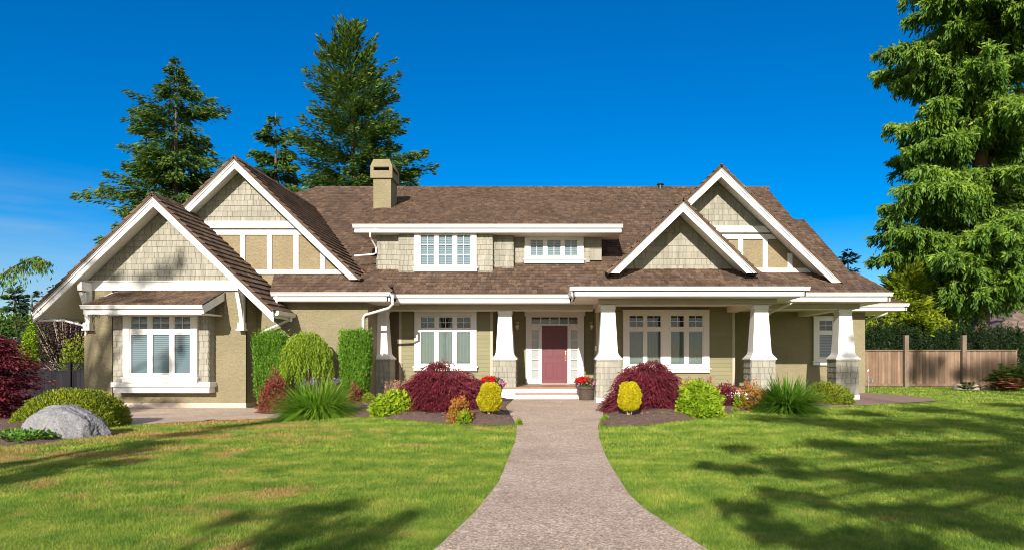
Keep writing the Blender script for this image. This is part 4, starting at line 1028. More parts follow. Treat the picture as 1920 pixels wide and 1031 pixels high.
# neighbour house left
nh = thing('neighbour_house', (X(70, 36), 37, 0), 'grey-roofed neighbour house at the far left', 'house')
MB().box(X(-60, 36), X(150, 36), 36.5, 40, 0, Z(652, 36)).build('wall', simple('neighbour_wall', (.45, .42, .38), .8, .1, 3), nh)
mb = MB(); xa, xb = X(-70, 36), X(160, 36); tiles(mb, [(xa, 36, Z(653, 36)), (xb, 36, Z(653, 36)), (xb-2.6, 39, Z(624, 39)), (xa+1.5, 39, Z(624, 39))], .3, .3, .5, .02, .01, .2, .08); mb.build('roof', M['nroofg'], nh)
# left lattice fence
fl = thing('lattice_fence', (X(110, 23), 23, -.08), 'board fence with lattice top, coloured dark for shade, left of the house', 'fence')
mb = MB(); xa, xb = X(-120, 23), -13.9; xx = xa; zf0 = -.08; zt = Z(696, 23)
while xx < xb: w_ = .13; mb.box(xx, min(xx+w_-.006, xb), 23+rng.uniform(0, .008), 23.03, zf0, zt); xx += w_
mb.build('board_panel', M['fence_shaded'], fl)
mb = MB(); zl = Z(681, 23)
mb.box(xa, xb, 22.98, 23.05, zl, zl+.04); mb.box(xa, xb, 22.98, 23.05, zt, zt+.04)
nL = int((xb-xa)/.09)
for i in range(nL):
    a = xa+i*.09; hh = zl-zt-.04
    for s_ in (1, -1):
        x0_, x1_ = (a, a+hh) if s_ > 0 else (a+hh, a)
        mb.prism([(x0_-.01, 23.0+.006*s_, zt+.04), (x0_+.01, 23.0+.006*s_, zt+.04), (x1_+.01, 23.0+.006*s_, zl), (x1_-.01, 23.0+.006*s_, zl)], (0, .005, 0))
mb.build('lattice', M['fence_shaded'], fl)
for c in (-60, 30, 132): MB().box(X(c, 23)-.055, X(c, 23)+.055, 22.93, 23.04, zf0, Z(678, 23)).build('post', M['fence_shaded'], fl)

# weeping cedar branch top left
wc = thing('weeping_cedar', (X(-60, 17), 17, 0), 'weeping cedar whose drooping branch reaches in from the left edge', 'tree')
tb = MB(); bp = [P(-60, 560, 17), P(-20, 535, 17), P(20, 505, 17), P(50, 488, 17), P(72, 481, 17), P(88, 492, 17)]
tb.tube([(X(-60, 17), 17, -.1), P(-62, 620, 17), P(-60, 540, 17), P(-55, 470, 17)], [.12, .1, .08, .04], 8); tb.build('trunk', M['bark'], wc)
tb = MB(); tb.tube(bp, [.045, .04, .03, .022, .012, .006], 6); tb.build('limb', M['bark'], wc)
B = np.array(bp); PP = []; DD = []
for i in range(900):
    t = rng.uniform(0, len(bp)-1.001); j = int(t); c = B[j]+(B[j+1]-B[j])*(t-j); ll = rng.uniform(0, 1)*(.30+.28*math.sin(t*17))*(1.0 if t < 3.3 else .7); PP.append(c+np.array([rng.normal(0, .035), rng.normal(0, .12), -ll])); DD.append([rng.normal(0, .25), rng.normal(0, .25), -1])
for i in range(2500):
    PP.append([X(-62+rng.normal(0, 14), 17), 17+rng.normal(0, .3), rng.uniform(.5, 4.0)]); DD.append([rng.normal(0, .4), rng.normal(0, .3), -1])
k = len(PP); kites('foliage', np.array(PP), np.array(DD), rng.normal(size=(k, 3)), .13, .035, rng.uniform(0, 1, k)*.75+.1, G['spruce'], wc)

# ---- right background
conifer((X(1590, 60), 60, 0), Z(470, 60), [(0, 3), (.5, 2.2), (.8, 1.1), (1, .1)], G['blufir'], 'small fir tip showing over the right end of the roof', nb=170, per=50, sz=(.3, .6), name='fir_tree')
conifer((X(1702, 32.6), 32.6, 0), Z(480, 32.6), [(0, 1.7), (.4, 1.45), (.7, .9), (1, .08)], G['ygreen'], 'yellow-green pointed conifer beyond the right fence', nb=340, per=85, sz=(.2, .45), up=.5, droop=0, name='conifer')
crown((X(1668, 32.4), 32.5, 0), [(0, 0, 3.2, 1.0, .8, 1.0), (.8, 0, 3.9, 1.0, .8, .9), (-.9, -.2, 2.5, .9, .8, .9), (1.7, 0, 2.9, 1.1, .9, 1.1), (-.2, 0, 4.2, .5, .5, .5), (2.6, 0, 2.4, 1, .8, .9)], 17000, .13, G['ygreen'], 'sunlit yellow-green broadleaf tree just beyond the right eave', name='broadleaf_tree', trunk_r=.16, lump=.45)
crown((X(1780, 37), 38, 0), [(0, 0, 4.6, 1.6, 1.4, 1.6), (-1.0, 0, 6.3, 1.1, 1, 1.2), (.9, 0, 3.4, 1.7, 1.3, 1.4), (-1.6, 0, 3.2, 1.4, 1.2, 1.5), (-.1, 0, 7.4, .9, .8, .9), (1.2, 0, 5.6, 1.2, 1, 1.2)], 24000, .16, G['ygreen'], 'tall loose yellow-green tree behind the big spruce', name='broadleaf_tree', trunk_r=.2, trunk_h=3, lump=.5)
crown((X(1640, 40), 41, 0), [(0, 0, 2.6, 1.6, 1.4, 1.9), (1.6, 0, 3.0, 1.6, 1.4, 1.7)], 12000, .18, G['ygreen'], 'rounded green tree low beside the right eave', name='broadleaf_tree', trunk_r=.15, lump=.4)
crown((X(1880, 46), 47, 0), [(0, 0, 2.6, 3.2, 1.6, 1.6), (4, 0, 3.2, 3.2, 1.6, 2.0)], 12000, .22, G['green'], 'dark green trees behind the neighbour roof at the right edge', name='broadleaf_tree', trunk_r=.2, lump=.4)
# neighbour roof right
nr = thing('neighbour_house', (X(1930, 38), 40, 0), 'neighbour house with hipped brown roof at the right edge', 'house')
MB().box(X(1855, 38)+.5, 35, 38.4, 46, 0, Z(628, 38)).build('wall', simple('neighbour_wall_tan', (.36, .28, .22), .8, .1, 3), nr)
mb = MB(); a_ = (X(1845, 38), 38, Z(632, 38)); 
tiles(mb, [a_, (40, 38, Z(632, 38)), (38, 43, Z(545, 43)), (X(1945, 43), 43, Z(560, 43))], .3, .2, .4, .03, .01, .3, .08)
tiles(mb, [a_, (X(1945, 43), 43, Z(560, 43)), (a_[0], 48, Z(632, 38))], .3, .2, .4, .03, .01, .3, .08); mb.build('roof', M['nroof'], nr)
# fence on the right
fr_ = thing('board_fence', (X(1760, 29.4), 29.4, .1), 'weathered brown cedar board fence at the back right', 'fence')
mb = MB(); xx = X(1600, 29.4); xe = X(1905, 29.4)
while xx < xe: mb.box(xx, xx+.138, 29.4+rng.uniform(0, .012), 29.43, .12, Z(657, 29.4)); xx += .145
mb.build('board_panel', M['fence'], fr_)
mb = MB(); mb.box(X(1600, 29.4), xe, 29.34, 29.46, Z(657, 29.4), Z(655, 29.4)); mb.box(X(1600, 29.4), xe, 29.35, 29.398, .14, .26); mb.build('rail', M['fence'], fr_)
for c in (1698.5, 1806.5): MB().sq(X(c, 29.3), 29.3, [(.0, .095), (Z(628, 29.3), .095)]).build('post', M['postw'], fr_, .01)
# hedge row behind the fence
k = 0
for c in np.arange(1612, 1945, 17.5):
    Yh = 31.2+rng.uniform(-.2, .2); pt = 612+rng.uniform(-5, 7)+max(0, c-1800)*.08
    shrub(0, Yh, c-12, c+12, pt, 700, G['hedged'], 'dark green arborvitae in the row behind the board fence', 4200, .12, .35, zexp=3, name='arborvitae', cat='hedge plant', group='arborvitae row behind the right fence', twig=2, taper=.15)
# thin pole
mb = MB(); mb.tube([(X(1644, 35), 35, 0), (X(1644, 35), 35, Z(588, 35))], .05, 8); mb.box(X(1644, 35)-.16, X(1644, 35)+.16, 34.9, 35.1, Z(588, 35), Z(588, 35)+.1)
tag(mb.build('pole', M['black']), 'thin dark pole beyond the right end of the house', 'pole')
# rockery at the right
for i, (c, r_, ht, lb) in enumerate(((1800, 13, 11, 'flat tan rock at the left end of the right rockery'), (1828, 11, 12, 'pale rounded rock second along the right rockery'), (1853, 12, 10, 'grey rock third along the right rockery'), (1885, 13, 13, 'tan rock under the ferns at the right edge'))):
    Yk = 27.0-i*.25; bpy.ops.mesh.primitive_ico_sphere_add(subdivisions=4, radius=1); o = bpy.context.object; o.name = 'rock'
    vv = np.empty(len(o.data.vertices)*3); o.data.vertices.foreach_get('co', vv); vv = vv.reshape(-1, 3)
    w_ = r_*Yk/F; vv = vv*(1+.25*wob(vv, 1.6, i+40)[:, None])*np.array([w_, w_*.7, ht*Yk/F]); o.data.vertices.foreach_set('co', vv.ravel())
    o.location = (X(c, Yk), Yk, .12); o.data.materials.append(M['rock2']); tag(o, lb, 'rock', 'rocks of the right rockery')
def frond(Y, px0, px1, pyt, gm, label, n=60, name='fern'):
    x0, x1 = X(px0, Y), X(px1, Y); cx = (x0+x1)/2; z0 = .12; root = thing(name, (cx, Y, z0), label, 'fern'); R = (x1-x0)/2; Hh = Z(pyt, Y)-z0
    PP = []; DD = []
    for i in range(n):
        a = rng.uniform(0, 2*np.pi); tl = rng.uniform(.2, 1.0)
        for s in np.linspace(.15, 1, 16):
            c = np.array([cx+math.cos(a)*R*tl*s, Y+math.sin(a)*R*tl*s*.8, z0+Hh*(1.25*s-.75*s*s*tl)*(1.2-tl*.5)])
            for sg in (1, -1): PP.append(c); DD.append([math.cos(a)*.4-sg*math.sin(a), math.sin(a)*.4+sg*math.cos(a), .1])
    k = len(PP); kites('fronds', np.array(PP), np.array(DD), np.array([[0, 0, 1.0]])+rng.normal(size=(k, 3))*.3, R*.3, R*.06, rng.uniform(0, 1, k), gm, root)
frond(26.2, 1845, 1945, 688, G['fern'], 'large green fern on the right rockery against the fence', 70)
frond(25.6, 1850, 1935, 712, G['rust'], 'rusty brown fern below the green fern at the right edge', 50)
frond(25.9, 1790, 1840, 716, G['fern'], 'small fern tuft behind the tan rock by the fence', 20)

# ---- the big spruce at the right
def big_spruce():
    seed('spruce'); x, y = X(1838, 33.5), 33.5; h = 27.0
    root = thing('spruce_tree', (x, y, .1), 'huge spruce with drooping sunlit boughs at the right edge', 'tree')
    tb = MB(); tb.tube([(x, y, -.2), (x, y, 9), (x, y, 18), (x, y, h)], [.45, .4, .28, .05], 12); tb.build('trunk', M['bark'], root)
    ph = [0, 4.5, 5.8, 6.9, 7.9, 9.0, 10.5, 12, 13.5, 16.5, 19.0, 21, 24, 27]; pr = [1.0, 2.9, 3.6, 6.4, 5.8, 5.2, 6.3, 5.0, 4.4, 4.8, 5.6, 4.8, 3.0, .3]
    nb = 350; bh = np.sort(np.concatenate([rng.uniform(4.8, 26, nb-55), rng.uniform(4.4, 7.5, 55)])); az = rng.uniform(0, 2*np.pi, nb); az[::3] = rng.uniform(np.pi*.95, np.pi*1.9, len(az[::3]))
    L = np.interp(bh, ph, pr)*rng.uniform(.5, 1.04, nb)
    lo_ = bh < 6.6; az[lo_] = rng.uniform(-np.pi*.95, -np.pi*.05, lo_.sum()); L[lo_] = rng.uniform(1.8, 3.9, lo_.sum())
    right = (np.cos(az) > .2) & (bh < 7.5); L[right] *= .55
    wood = MB(); PP = []; DD = []; RR = []; LL = []
    for i in range(nb):
        dh = np.array([math.cos(az[i]), math.sin(az[i]), 0]); q_ = np.array([-dh[1], dh[0], 0]); l_ = L[i]
        e = rng.uniform(-.30, .18); dr = rng.uniform(.04, .16)*l_; base = np.array([x, y, bh[i]])
        def pt(s): return base+dh*l_*s+np.array([0, 0, e*l_*s-dr*s*s*1.3+.16*l_*max(0, s-.6)])
        if bh[i] < 8.5: e = rng.uniform(-.08, .2)
        wood.tube([tuple(pt(s)) for s in (0, .35, .7, .97)], [.07, .045, .025, .008], 5)
        rb = rng.uniform(0, 1); nt_ = int(7*l_)+6
        for j in range(nt_):
            s = rng.uniform(.04, 1)**.75; sg = 1 if j % 2 else -1; tl = (1.2-s)*l_*.30*rng.uniform(.5, 1.1)+.12
            c = pt(s); td = dh*.8+q_*sg*.8; td = td/np.linalg.norm(td)
            hl = rng.uniform(.2, 1.0)**1.3*(.7+.22*l_*(1.1-s))*(.65 if 5.8 < bh[i] < 8 and dh[0] < 0 else 1); m_ = int(34*tl+36*hl)+8
            u_ = rng.uniform(0, 1, m_); w = rng.uniform(0, 1, m_); hang_ = (np.floor(u_*5)/5*7.3+j) % 1.0
            p = c+td[None, :]*(tl*u_)[:, None]; p[:, 2] -= .25*tl*u_**2+hl*(.35+.65*hang_)*w**1.4
            p += rng.normal(0, .05, (m_, 3))*np.array([1, 1, .7])
            d_ = td[None, :]*rng.uniform(.1, 1.1, m_)[:, None]+rng.normal(size=(m_, 3))*.35; d_[:, 2] -= .2+1.2*w
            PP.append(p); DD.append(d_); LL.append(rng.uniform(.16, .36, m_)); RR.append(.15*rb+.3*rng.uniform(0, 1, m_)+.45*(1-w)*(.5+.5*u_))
    wood.build('limb', M['bark'], root)
    PP = np.concatenate(PP); DD = np.concatenate(DD); LL = np.concatenate(LL); RR = np.concatenate(RR); k = len(PP)
    print('spruce sprays', k)
    nn = rng.normal(size=(k, 3))*.8; nn[:, 1] -= .9; nn[:, 2] += .3
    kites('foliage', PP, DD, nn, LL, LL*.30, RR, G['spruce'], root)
big_spruce()

# ---- trees behind the camera: their shadows lie on the lawn and the left wing
def shade_tree(x, Y0, label, spots, trunk_h, plane=None, leaf=.13, dens=1.0):
    """a leafy tree whose clumps hang where the photographed shade needs them: spots = (px, py, half width, half height) of shade on the lawn or on a wall"""
    ta = math.tan(SUN_AZ); te = math.tan(SUN_EL)/math.cos(SUN_AZ); cl = []
    rr = np.random.default_rng(len(label))
    for (a, b, hw, hh) in spots:
        if plane: Yg_ = plane; zg_ = Z(b, Yg_); rz = hh*Yg_/F
        else: Yg_ = F*(EYE-.03)/(b-672); zg_ = .03; rz = hh*Yg_*Yg_/(F*(EYE-.03))*te
        y0 = Y0+rr.uniform(-.5, .5); d = Yg_-y0
        cl.append((X(a, Yg_)-ta*d-x, y0-Y0, zg_+te*d, max(hw*Yg_/F*1.15, .14), .14, max(rz*1.25, .13)))
    area = sum(c[3]*c[5] for c in cl)
    return crown((x, Y0, 0), cl, int(area*2100*dens)+300, leaf, G['green'], label, name='shade_tree', trunk_r=.16, trunk_h=trunk_h, shell=.25, wmul=.55, lump=.5)
shade_tree(9.5, -4.5, 'leafy tree across the right lawn, seen only by its dappled shadow there', [(1440,788,42,6),(1520,790,55,11),(1600,800,62,14),(1700,800,70,14),(1800,797,80,13),(1890,790,45,12),(1560,832,50,10),(1650,845,62,15),(1760,842,70,15),(1870,850,52,20),
    (1385,838,32,4),(1330,869,14,4),(1390,876,36,5),(1460,862,42,7),(1500,885,52,7),(1600,888,52,10),(1690,900,52,12),(1790,900,62,16),(1890,912,52,19),(1400,950,52,7),(1460,925,34,6),(1530,935,26,5),(1450,995,50,12),(1530,1012,42,10),
    (1650,958,60,11),(1750,962,66,18),(1860,985,70,22),(1700,1015,52,12),(1610,1012,32,8),(1890,764,60,5),(1740,772,60,5),(1620,778,50,5),(1960,830,60,40),(1990,930,60,50),(2000,780,80,14)], 7.0)
shade_tree(13.5, -4.5, 'leafy tree behind the right lawn, seen only by its shadow on the back fence', [(1742,690,24,24),(1722,668,10,18),(1715,700,9,20),(1765,675,7,10),(1850,695,50,22),(1800,700,20,12),(1900,690,30,26),(1880,712,40,10)], 12.0, plane=29.3)
shade_tree(8.2, -6.5, 'young tree seen only by its shadow on the last porch column', [(1590,705,28,24),(1592,665,20,8),(1600,632,10,6),(1580,740,26,10)], 8.0, plane=20.3, leaf=.10)
shade_tree(-8.2, -4.0, 'slender tree behind the left lawn, seen only by its long thin shadow', [(490,787,36,3),(425,795,50,5),(350,810,52,6),(285,832,60,7),(205,850,60,8),(120,870,60,8),(40,892,52,9),(235,866,30,4),(20,868,36,4),(-40,905,50,12)], 3.5)
shade_tree(-3.4, -6.0, 'small tree at the near lawn edge, seen only by its shadow left of the path', [(560,958,60,7),(650,945,36,6),(600,985,100,10),(520,1002,60,9),(700,997,44,13),(640,1018,90,12),(745,972,22,9),(440,968,32,4),(600,1050,120,18)], 3.0, leaf=.10)
shade_tree(-17.0, -2.0, 'tall tree seen only by its shadow on the left gable and bay window', [(300,505,26,20),(262,522,24,16),(330,488,9,22),(205,515,22,16),(150,560,30,20),(186,640,9,14),(184,705,18,30),(203,610,7,36),(322,690,16,26),(346,650,8,28),(268,625,10,18),(300,752,46,10),(172,575,12,10),(240,735,18,10),(240,560,30,8),(310,590,24,5),(120,560,30,40)], 9.0, plane=19.0, leaf=.10)

# ================================================================== GARDEN PLANTS
shrub(0, 19.2, 479, 537, 627, 745, G['hedge'], 'clipped bright green arborvitae left of the weeping shrub', 26000, .075, .34, zexp=5, lump=.09, depth=.6, taper=-.17, grow=.9, name='arborvitae', cat='shrub')
shrub(0, 19.1, 639, 695, 622, 745, G['hedge'], 'clipped bright green arborvitae beside the first porch column', 26000, .075, .34, zexp=5, lump=.09, depth=.6, taper=-.17, grow=.9, name='arborvitae', cat='shrub')
# weeping shrub
Yw = 18.9; cx_ = X(575, Yw); z0_ = -.05; zt_ = Z(616, Yw)
rt = thing('weeping_shrub', (cx_, Yw, z0_), 'yellow-green weeping shrub with cascading twigs between the two arborvitae', 'shrub')
tb = MB(); tb.tube([(cx_, Yw, z0_), (cx_+.05, Yw, 1.0), (cx_, Yw, zt_-.15)], [.06, .05, .03], 7); tb.build('trunk', M['bark'], rt)
PP = []; DD = []; RR = []
for i in range(560):
    a = rng.uniform(0, 2*np.pi); rr_ = .72*math.sqrt(rng.uniform(.03, 1)); arc = .10+.14*rr_; hx_ = cx_+math.cos(a)*rr_; hy_ = Yw+math.sin(a)*rr_*.75
    top = zt_-1.15*rr_**2.2-rng.uniform(0, .06)-.16*rr_*abs(math.sin(a*3.5+.6)); ln = rng.uniform(.25, 1.0)**.8*(.35+1.0*rr_)*rng.choice([1, 1, 1.35]); rb = rng.uniform(0, 1)
    for s in np.arange(0, ln, .028):
        PP.append([hx_+rng.normal(0, .015)+.04*math.sin(s*9+i), hy_+rng.normal(0, .015), top-s]); DD.append([math.cos(a)*.3+rng.normal(0, .35), math.sin(a)*.3+rng.normal(0, .35), -1]); RR.append(.3*rb+.55*rng.uniform(0, 1)+.1)
k = len(PP); kites('foliage', np.array(PP), np.array(DD), rng.normal(size=(k, 3)), .07, .028, np.array(RR), G['weep'], rt)

shrub(0, 17.4, 489, 541, 700, 765, G['barb'], 'reddish barberry bush at the corner below the left arborvitae', 5200, .05, .55, lump=.35, grow=.9)
clump_grass(15.4, 544, 646, 708, G['lily'], 'big bright green daylily clump with a few purple flowers', 2600, .038, droop=1.35, flowers=(5, G['purple']))
shrub(0, 18.6, 650, 682, 722, 760, G['barb'], 'small dark red flowering plant right of the big daylily clump', 1300, .05, .5, lump=.4, twig=4)
shrub(0, 18.6, 675, 707, 737, 760, G['mound'], 'small round green boxwood near the first porch column', 3200, .04, .5, lump=.12)
shrub(0, 15.0, 704, 777, 735, 778, G['lime'], 'lime-leaved perennial left of the left crimson maple', 3200, .10, .62, lump=.3, depth=.8, droop=.5, name='leafy_perennial', cat='plant')
def plumes(Y, px0, px1, pyt, label, n=70, gm=None):
    x0, x1 = X(px0, Y), X(px1, Y); cx = (x0+x1)/2; z0 = .1; root = thing('astilbe', (cx, Y, z0), label, 'plant'); tb = MB(); PP = []
    for i in range(n):
        a = rng.uniform(x0, x1); b = Y+rng.uniform(-.25, .25); t = Z(pyt, Y)-rng.uniform(0, .25); tb.tube([(cx+(a-cx)*.6, b, z0), (a, b, t)], .005, 4)
        for s in rng.uniform(0, 1, 30): PP.append([a+rng.normal(0, .022*(1.1-s)), b+rng.normal(0, .02), t-.28+.3*s])
    tb.build('stems', M['barkp'], root); k = len(PP); kites('plumes', np.array(PP), np.array([[0, 0, 1.0]])+rng.normal(size=(k, 3))*.5, rng.normal(size=(k, 3)), .045, .02, rng.uniform(0, 1, k), gm or G['plume'], root)
plumes(17.8, 722, 762, 712, 'dried pinkish astilbe plumes left of the left crimson maple', 45)
plumes(17.6, 1276, 1340, 706, 'dried pinkish astilbe plumes behind the lime perennial', 80)

def maple(Y, px0, px1, pyt, pyb, label, n=15000, sd=0):
    seed(label); x0, x1 = X(px0, Y), X(px1, Y); cx = (x0+x1)/2; R = (x1-x0)/2; z0 = float(ground(cx, Y))+.05; zt = Z(pyt, Y); Hh = zt-z0
    root = thing('maple_shrub', (cx, Y, z0), label, 'shrub'); tb = MB()
    PP = []; DD = []; RR = []; nc = 190
    for i in range(nc):
        a = rng.uniform(0, 2*np.pi); rr_ = math.sqrt(rng.uniform(0, 1))*rng.choice([1, 1, 1.08]); lay = rng.uniform(.2, 1)**.6*rng.choice([1, 1, 1.06])
        top = z0+Hh*(1-.80*rr_**2.3)*(lay*.6+.4)*(1+.06*math.sin(a*4+sd)); px_ = cx+math.cos(a)*R*rr_*.92; py_ = Y+math.sin(a)*R*rr_*.75
        if i < 70: tb.tube([(cx, Y, z0-.05), (cx+(px_-cx)*.4, Y+(py_-Y)*.4, z0+(top-z0)*.75), (px_, py_, top)], [.022, .014, .004], 5)
        m_ = int(n/nc*rng.uniform(.5, 1.4)); w_ = R*rng.uniform(.07, .17); uu = rng.normal(size=(m_, 2))*w_
        p = np.stack([px_+uu[:, 0]*1.15, py_+uu[:, 1], top-np.abs(rng.normal(0, .06, m_))*Hh-.9*(uu**2).sum(1)/max(w_, .01)*.35], 1)
        d_ = np.stack([uu[:, 0]/w_*.5+math.cos(a)*(.35+rr_), uu[:, 1]/w_*.5+math.sin(a)*(.35+rr_), np.full(m_, -.55)-.5*rr_], 1)+rng.normal(size=(m_, 3))*.35
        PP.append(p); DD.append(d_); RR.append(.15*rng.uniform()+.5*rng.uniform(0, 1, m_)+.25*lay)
    PP = np.concatenate(PP); PP[:, 2] = np.maximum(PP[:, 2], z0+.03); k = len(PP)
    nn = rng.normal(size=(k, 3))*.7; nn[:, 2] += .8; nn[:, 1] -= .4
    kites('foliage', PP, np.concatenate(DD), nn, rng.uniform(.07, .15, k), rng.uniform(.012, .026, k), np.concatenate(RR), G['maple'], root); tb.build('stems', M['bark'], root)
    return root
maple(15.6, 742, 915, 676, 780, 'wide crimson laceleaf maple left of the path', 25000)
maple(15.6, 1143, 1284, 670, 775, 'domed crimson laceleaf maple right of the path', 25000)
def golden(Y, px0, px1, pyt, pyb, label, pf=(.62, .86, 1, .93, .74, .56, .2), ph=0):
    x0, x1 = X(px0, Y), X(px1, Y); cx = (x0+x1)/2; z0 = float(ground(cx, Y))+.06; root = thing('golden_cypress', (cx, Y, z0), label, 'shrub'); R = (x1-x0)/2; zt = Z(pyt, Y); zb_ = z0+.12
    k = 15000; t = rng.uniform(0, 1, k); prof = np.interp(t, [0, .08, .3, .55, .85, .96, 1], pf); a = rng.uniform(0, 2*np.pi, k)
    r_ = R*prof*rng.uniform(.8, 1.03, k)*(1+.06*np.sin(a*5+t*9+ph)+.06*np.sin(a*3-t*6+ph*2)+.05*np.sin(a*9-t*21))
    p = np.stack([cx+np.cos(a)*r_, Y+np.sin(a)*r_, zb_+(zt-zb_)*t+rng.normal(0, .01, k)], 1)
    D = np.stack([np.cos(a)*.6, np.sin(a)*.6, np.full(k, .8)], 1)+rng.normal(size=(k, 3))*.35
    nn = np.stack([np.cos(a), np.sin(a), np.zeros(k)], 1)+rng.normal(size=(k, 3))*.6
    kites('foliage', p, D, nn, rng.uniform(.02, .045, k), rng.uniform(.012, .022, k), .2+.6*rng.uniform(0, 1, k)+.2*np.sin(a*7+t*13)*.5, G['gold'], root)
    tb = MB()
    for i in range(9):
        b = rng.uniform(0, 2*np.pi); tb.tube([(cx+.015*math.cos(b), Y+.015*math.sin(b), z0-.08), (cx+R*.5*math.cos(b), Y+R*.5*math.sin(b), z0+.32)], [.014, .009], 6)
    tb.build('stems', M['barkp'], root)
golden(14.1, 897, 940, 719, 782, 'small golden cypress cone on the left side of the path')
golden(14.1, 1160, 1200, 717, 782, 'small golden cypress cone on the right side of the path', (.5, .80, 1, .98, .80, .60, .3), 2.5)
shrub(0, 13.4, 838, 888, 752, 792, G['orange'], 'small rose plant with orange and green leaves in front of the left maple', 1300, .055, .6, lump=.45, name='rose_plant', cat='plant')
shrub(0, 13.1, 858, 882, 772, 794, G['lime'], 'bright green leafy tuft at the foot of the rose plant', 420, .06, .6, lump=.4, name='leafy_tuft', cat='plant', twig=3)
shrub(0, 14.4, 1272, 1352, 722, 784, G['lime'], 'bright lime leafy mound right of the right maple', 6500, .085, .55, lump=.22, depth=.8, droop=.3, name='leafy_perennial', cat='plant')
shrub(0, 16.9, 1333, 1384, 723, 765, G['maple'], 'purple-red barberry between the lime mound and the orange spirea', 3600, .05, .55, lump=.25)
shrub(0, 16.2, 1376, 1402, 738, 770, G['lime'], 'small green and yellow plant left of the orange spirea', 700, .06, .55, lump=.35, name='leafy_tuft', cat='plant', twig=3)
shrub(0, 16.2, 1385, 1446, 724, 768, G['orange'], 'orange and copper spirea beside the second right porch column', 2400, .055, .55, lump=.45, name='spirea')
clump_grass(15.8, 1436, 1516, 706, G['lilyd'], 'green daylily clump in front of the stucco wall', 1800, .045, droop=1.1)
shrub(0, 18.4, 1512, 1600, 720, 758, G['mound'], 'low spreading juniper at the foot of the rightmost column', 9500, .07, .3, lump=.22, depth=.9, grow=.25, name='juniper')
for a, b, c, lb in ((1368, 1386, 764, 'tiny moss tuft in the right bed'), (970, 976, 786, 'wisp of weeds at the left path edge by the bed'), (1125, 1140, 779, 'wisp of weeds at the right path edge by the bed'), (1228, 1248, 774, 'small weed on the bare soil below the right maple')):
    shrub(0, gy(c+12), a, b, c, c+14, G['weep'], lb, 260, .05, .3, lump=.4, name='weed_tuft', cat='plant', twig=2)
# flower pots
def pot(cx, Y, z0, w, h, label):
    e = thing('flower_pot', (cx, Y, z0), label, 'flower pot'); r = w/2
    mb = MB(); mb.rings([(cx, Y, z0, r*.70), (cx, Y, z0+h*.82, r*.96), (cx, Y, z0+h*.83, r*1.06), (cx, Y, z0+h, r*1.08), (cx, Y, z0+h*1.001, r*.95), (cx, Y, z0+h*.85, r*.9)], 32); mb.build('pot', M['potm'], e, smooth=False)
    k = 420; d = rsph(k); p = np.array([cx, Y, z0+h+.08])+d*np.array([r*1.1, r*1.1, .16])*rng.uniform(.6, 1, k)[:, None]
    kites('leaves', p, d+rng.normal(size=(k, 3))*.5, d, .09, .06, rng.uniform(0, .8, k), G['green'], e)
    def fl(nm, cxx, rr_, zz_, cnt, gm, ax=(1, 1, 1)):
        c = rsph(cnt)*np.array([rr_*ax[0], rr_*ax[1], rr_*.55*ax[2]]); c[:, 2] = np.abs(c[:, 2]); c = c+np.array([cxx, Y-.02, zz_]); pp = np.repeat(c, 14, 0)+rng.normal(size=(cnt*14, 3))*.018
        dd = unit(rng.normal(size=(cnt*14, 3))+np.array([0, -.5, .6])); kites(nm, pp, dd, unit(rng.normal(size=dd.shape)), .035, .034, rng.uniform(0, 1, len(pp)), gm, e)
    fl('red_flowers', cx-.08, r*.85, z0+h+.12, 130, G['red']); fl('pink_flowers', cx+r*.45, r*.75, z0+h+.05, 90, G['pink']); fl('pink_flowers', cx-r*.1, r*.95, z0+h+.02, 40, G['pink'])
pot(X(1099, 19.9), 19.9, .1, 36*19.9/F*1.0, 28*19.9/F*.98, 'brown pot of red and pink geraniums right of the front steps')
pot(X(923, 18.6), 18.6, .1, .60, .50, 'flower pot of red geraniums half hidden behind the left maple')
# path light
gx = X(722, 18.0)
pl = thing('path_light', (gx, 18.0, .1), 'small dark mushroom-shaped path light left of the left maple', 'garden light')
mb = MB(); mb.tube([(gx, 18, .05), (gx, 18, Z(725, 18))], .015, 8); mb.build('stake', M['black'], pl)
mb = MB(); mb.rings([(gx, 18, Z(727, 18), .03), (gx, 18, Z(725, 18), .13), (gx, 18, Z(721, 18), .05)], 18); mb.build('cap', M['black'], pl)

# ---- left foreground group
Yr_ = 11.6
bpy.ops.mesh.primitive_ico_sphere_add(subdivisions=6, radius=1); o = bpy.context.object; o.name = 'boulder'
vv = np.empty(len(o.data.vertices)*3); o.data.vertices.foreach_get('co', vv); vv = vv.reshape(-1, 3)
w_ = 84*Yr_/F; pn = vv.copy()
# facets: clamp against random planes
r_ = np.random.default_rng(11)
for i in range(16):
    nn = unit(r_.normal(size=3)); nn[2] = abs(nn[2])*.8; dd = r_.uniform(.76, .93); s = vv@nn; vv = vv-np.maximum(s-dd, 0)[:, None]*nn*.92
vv = vv*(1+.05*wob(pn, 2.4, 9)[:, None]+.025*wob(pn, 8, 5)[:, None]-.03*np.exp(-(wob(pn, 3.5, 21)/.08)**2)[:, None]-.02*np.exp(-(wob(pn, 5.5, 33)/.06)**2)[:, None]+.008*wob(pn, 24, 6)[:, None])*np.array([w_, w_*.62, .56]); vv[:, 2] -= .12*np.maximum(vv[:, 0]-.1, 0)
o.data.vertices.foreach_set('co', vv.ravel()); o.location = (X(120, Yr_), Yr_, .0)
m, n, b = mat('boulder_granite')
t = noise(n, 1.6, 8, .7); t2 = noise(n, 25, 5, .8); t3 = noise(n, 4, 6, .75)
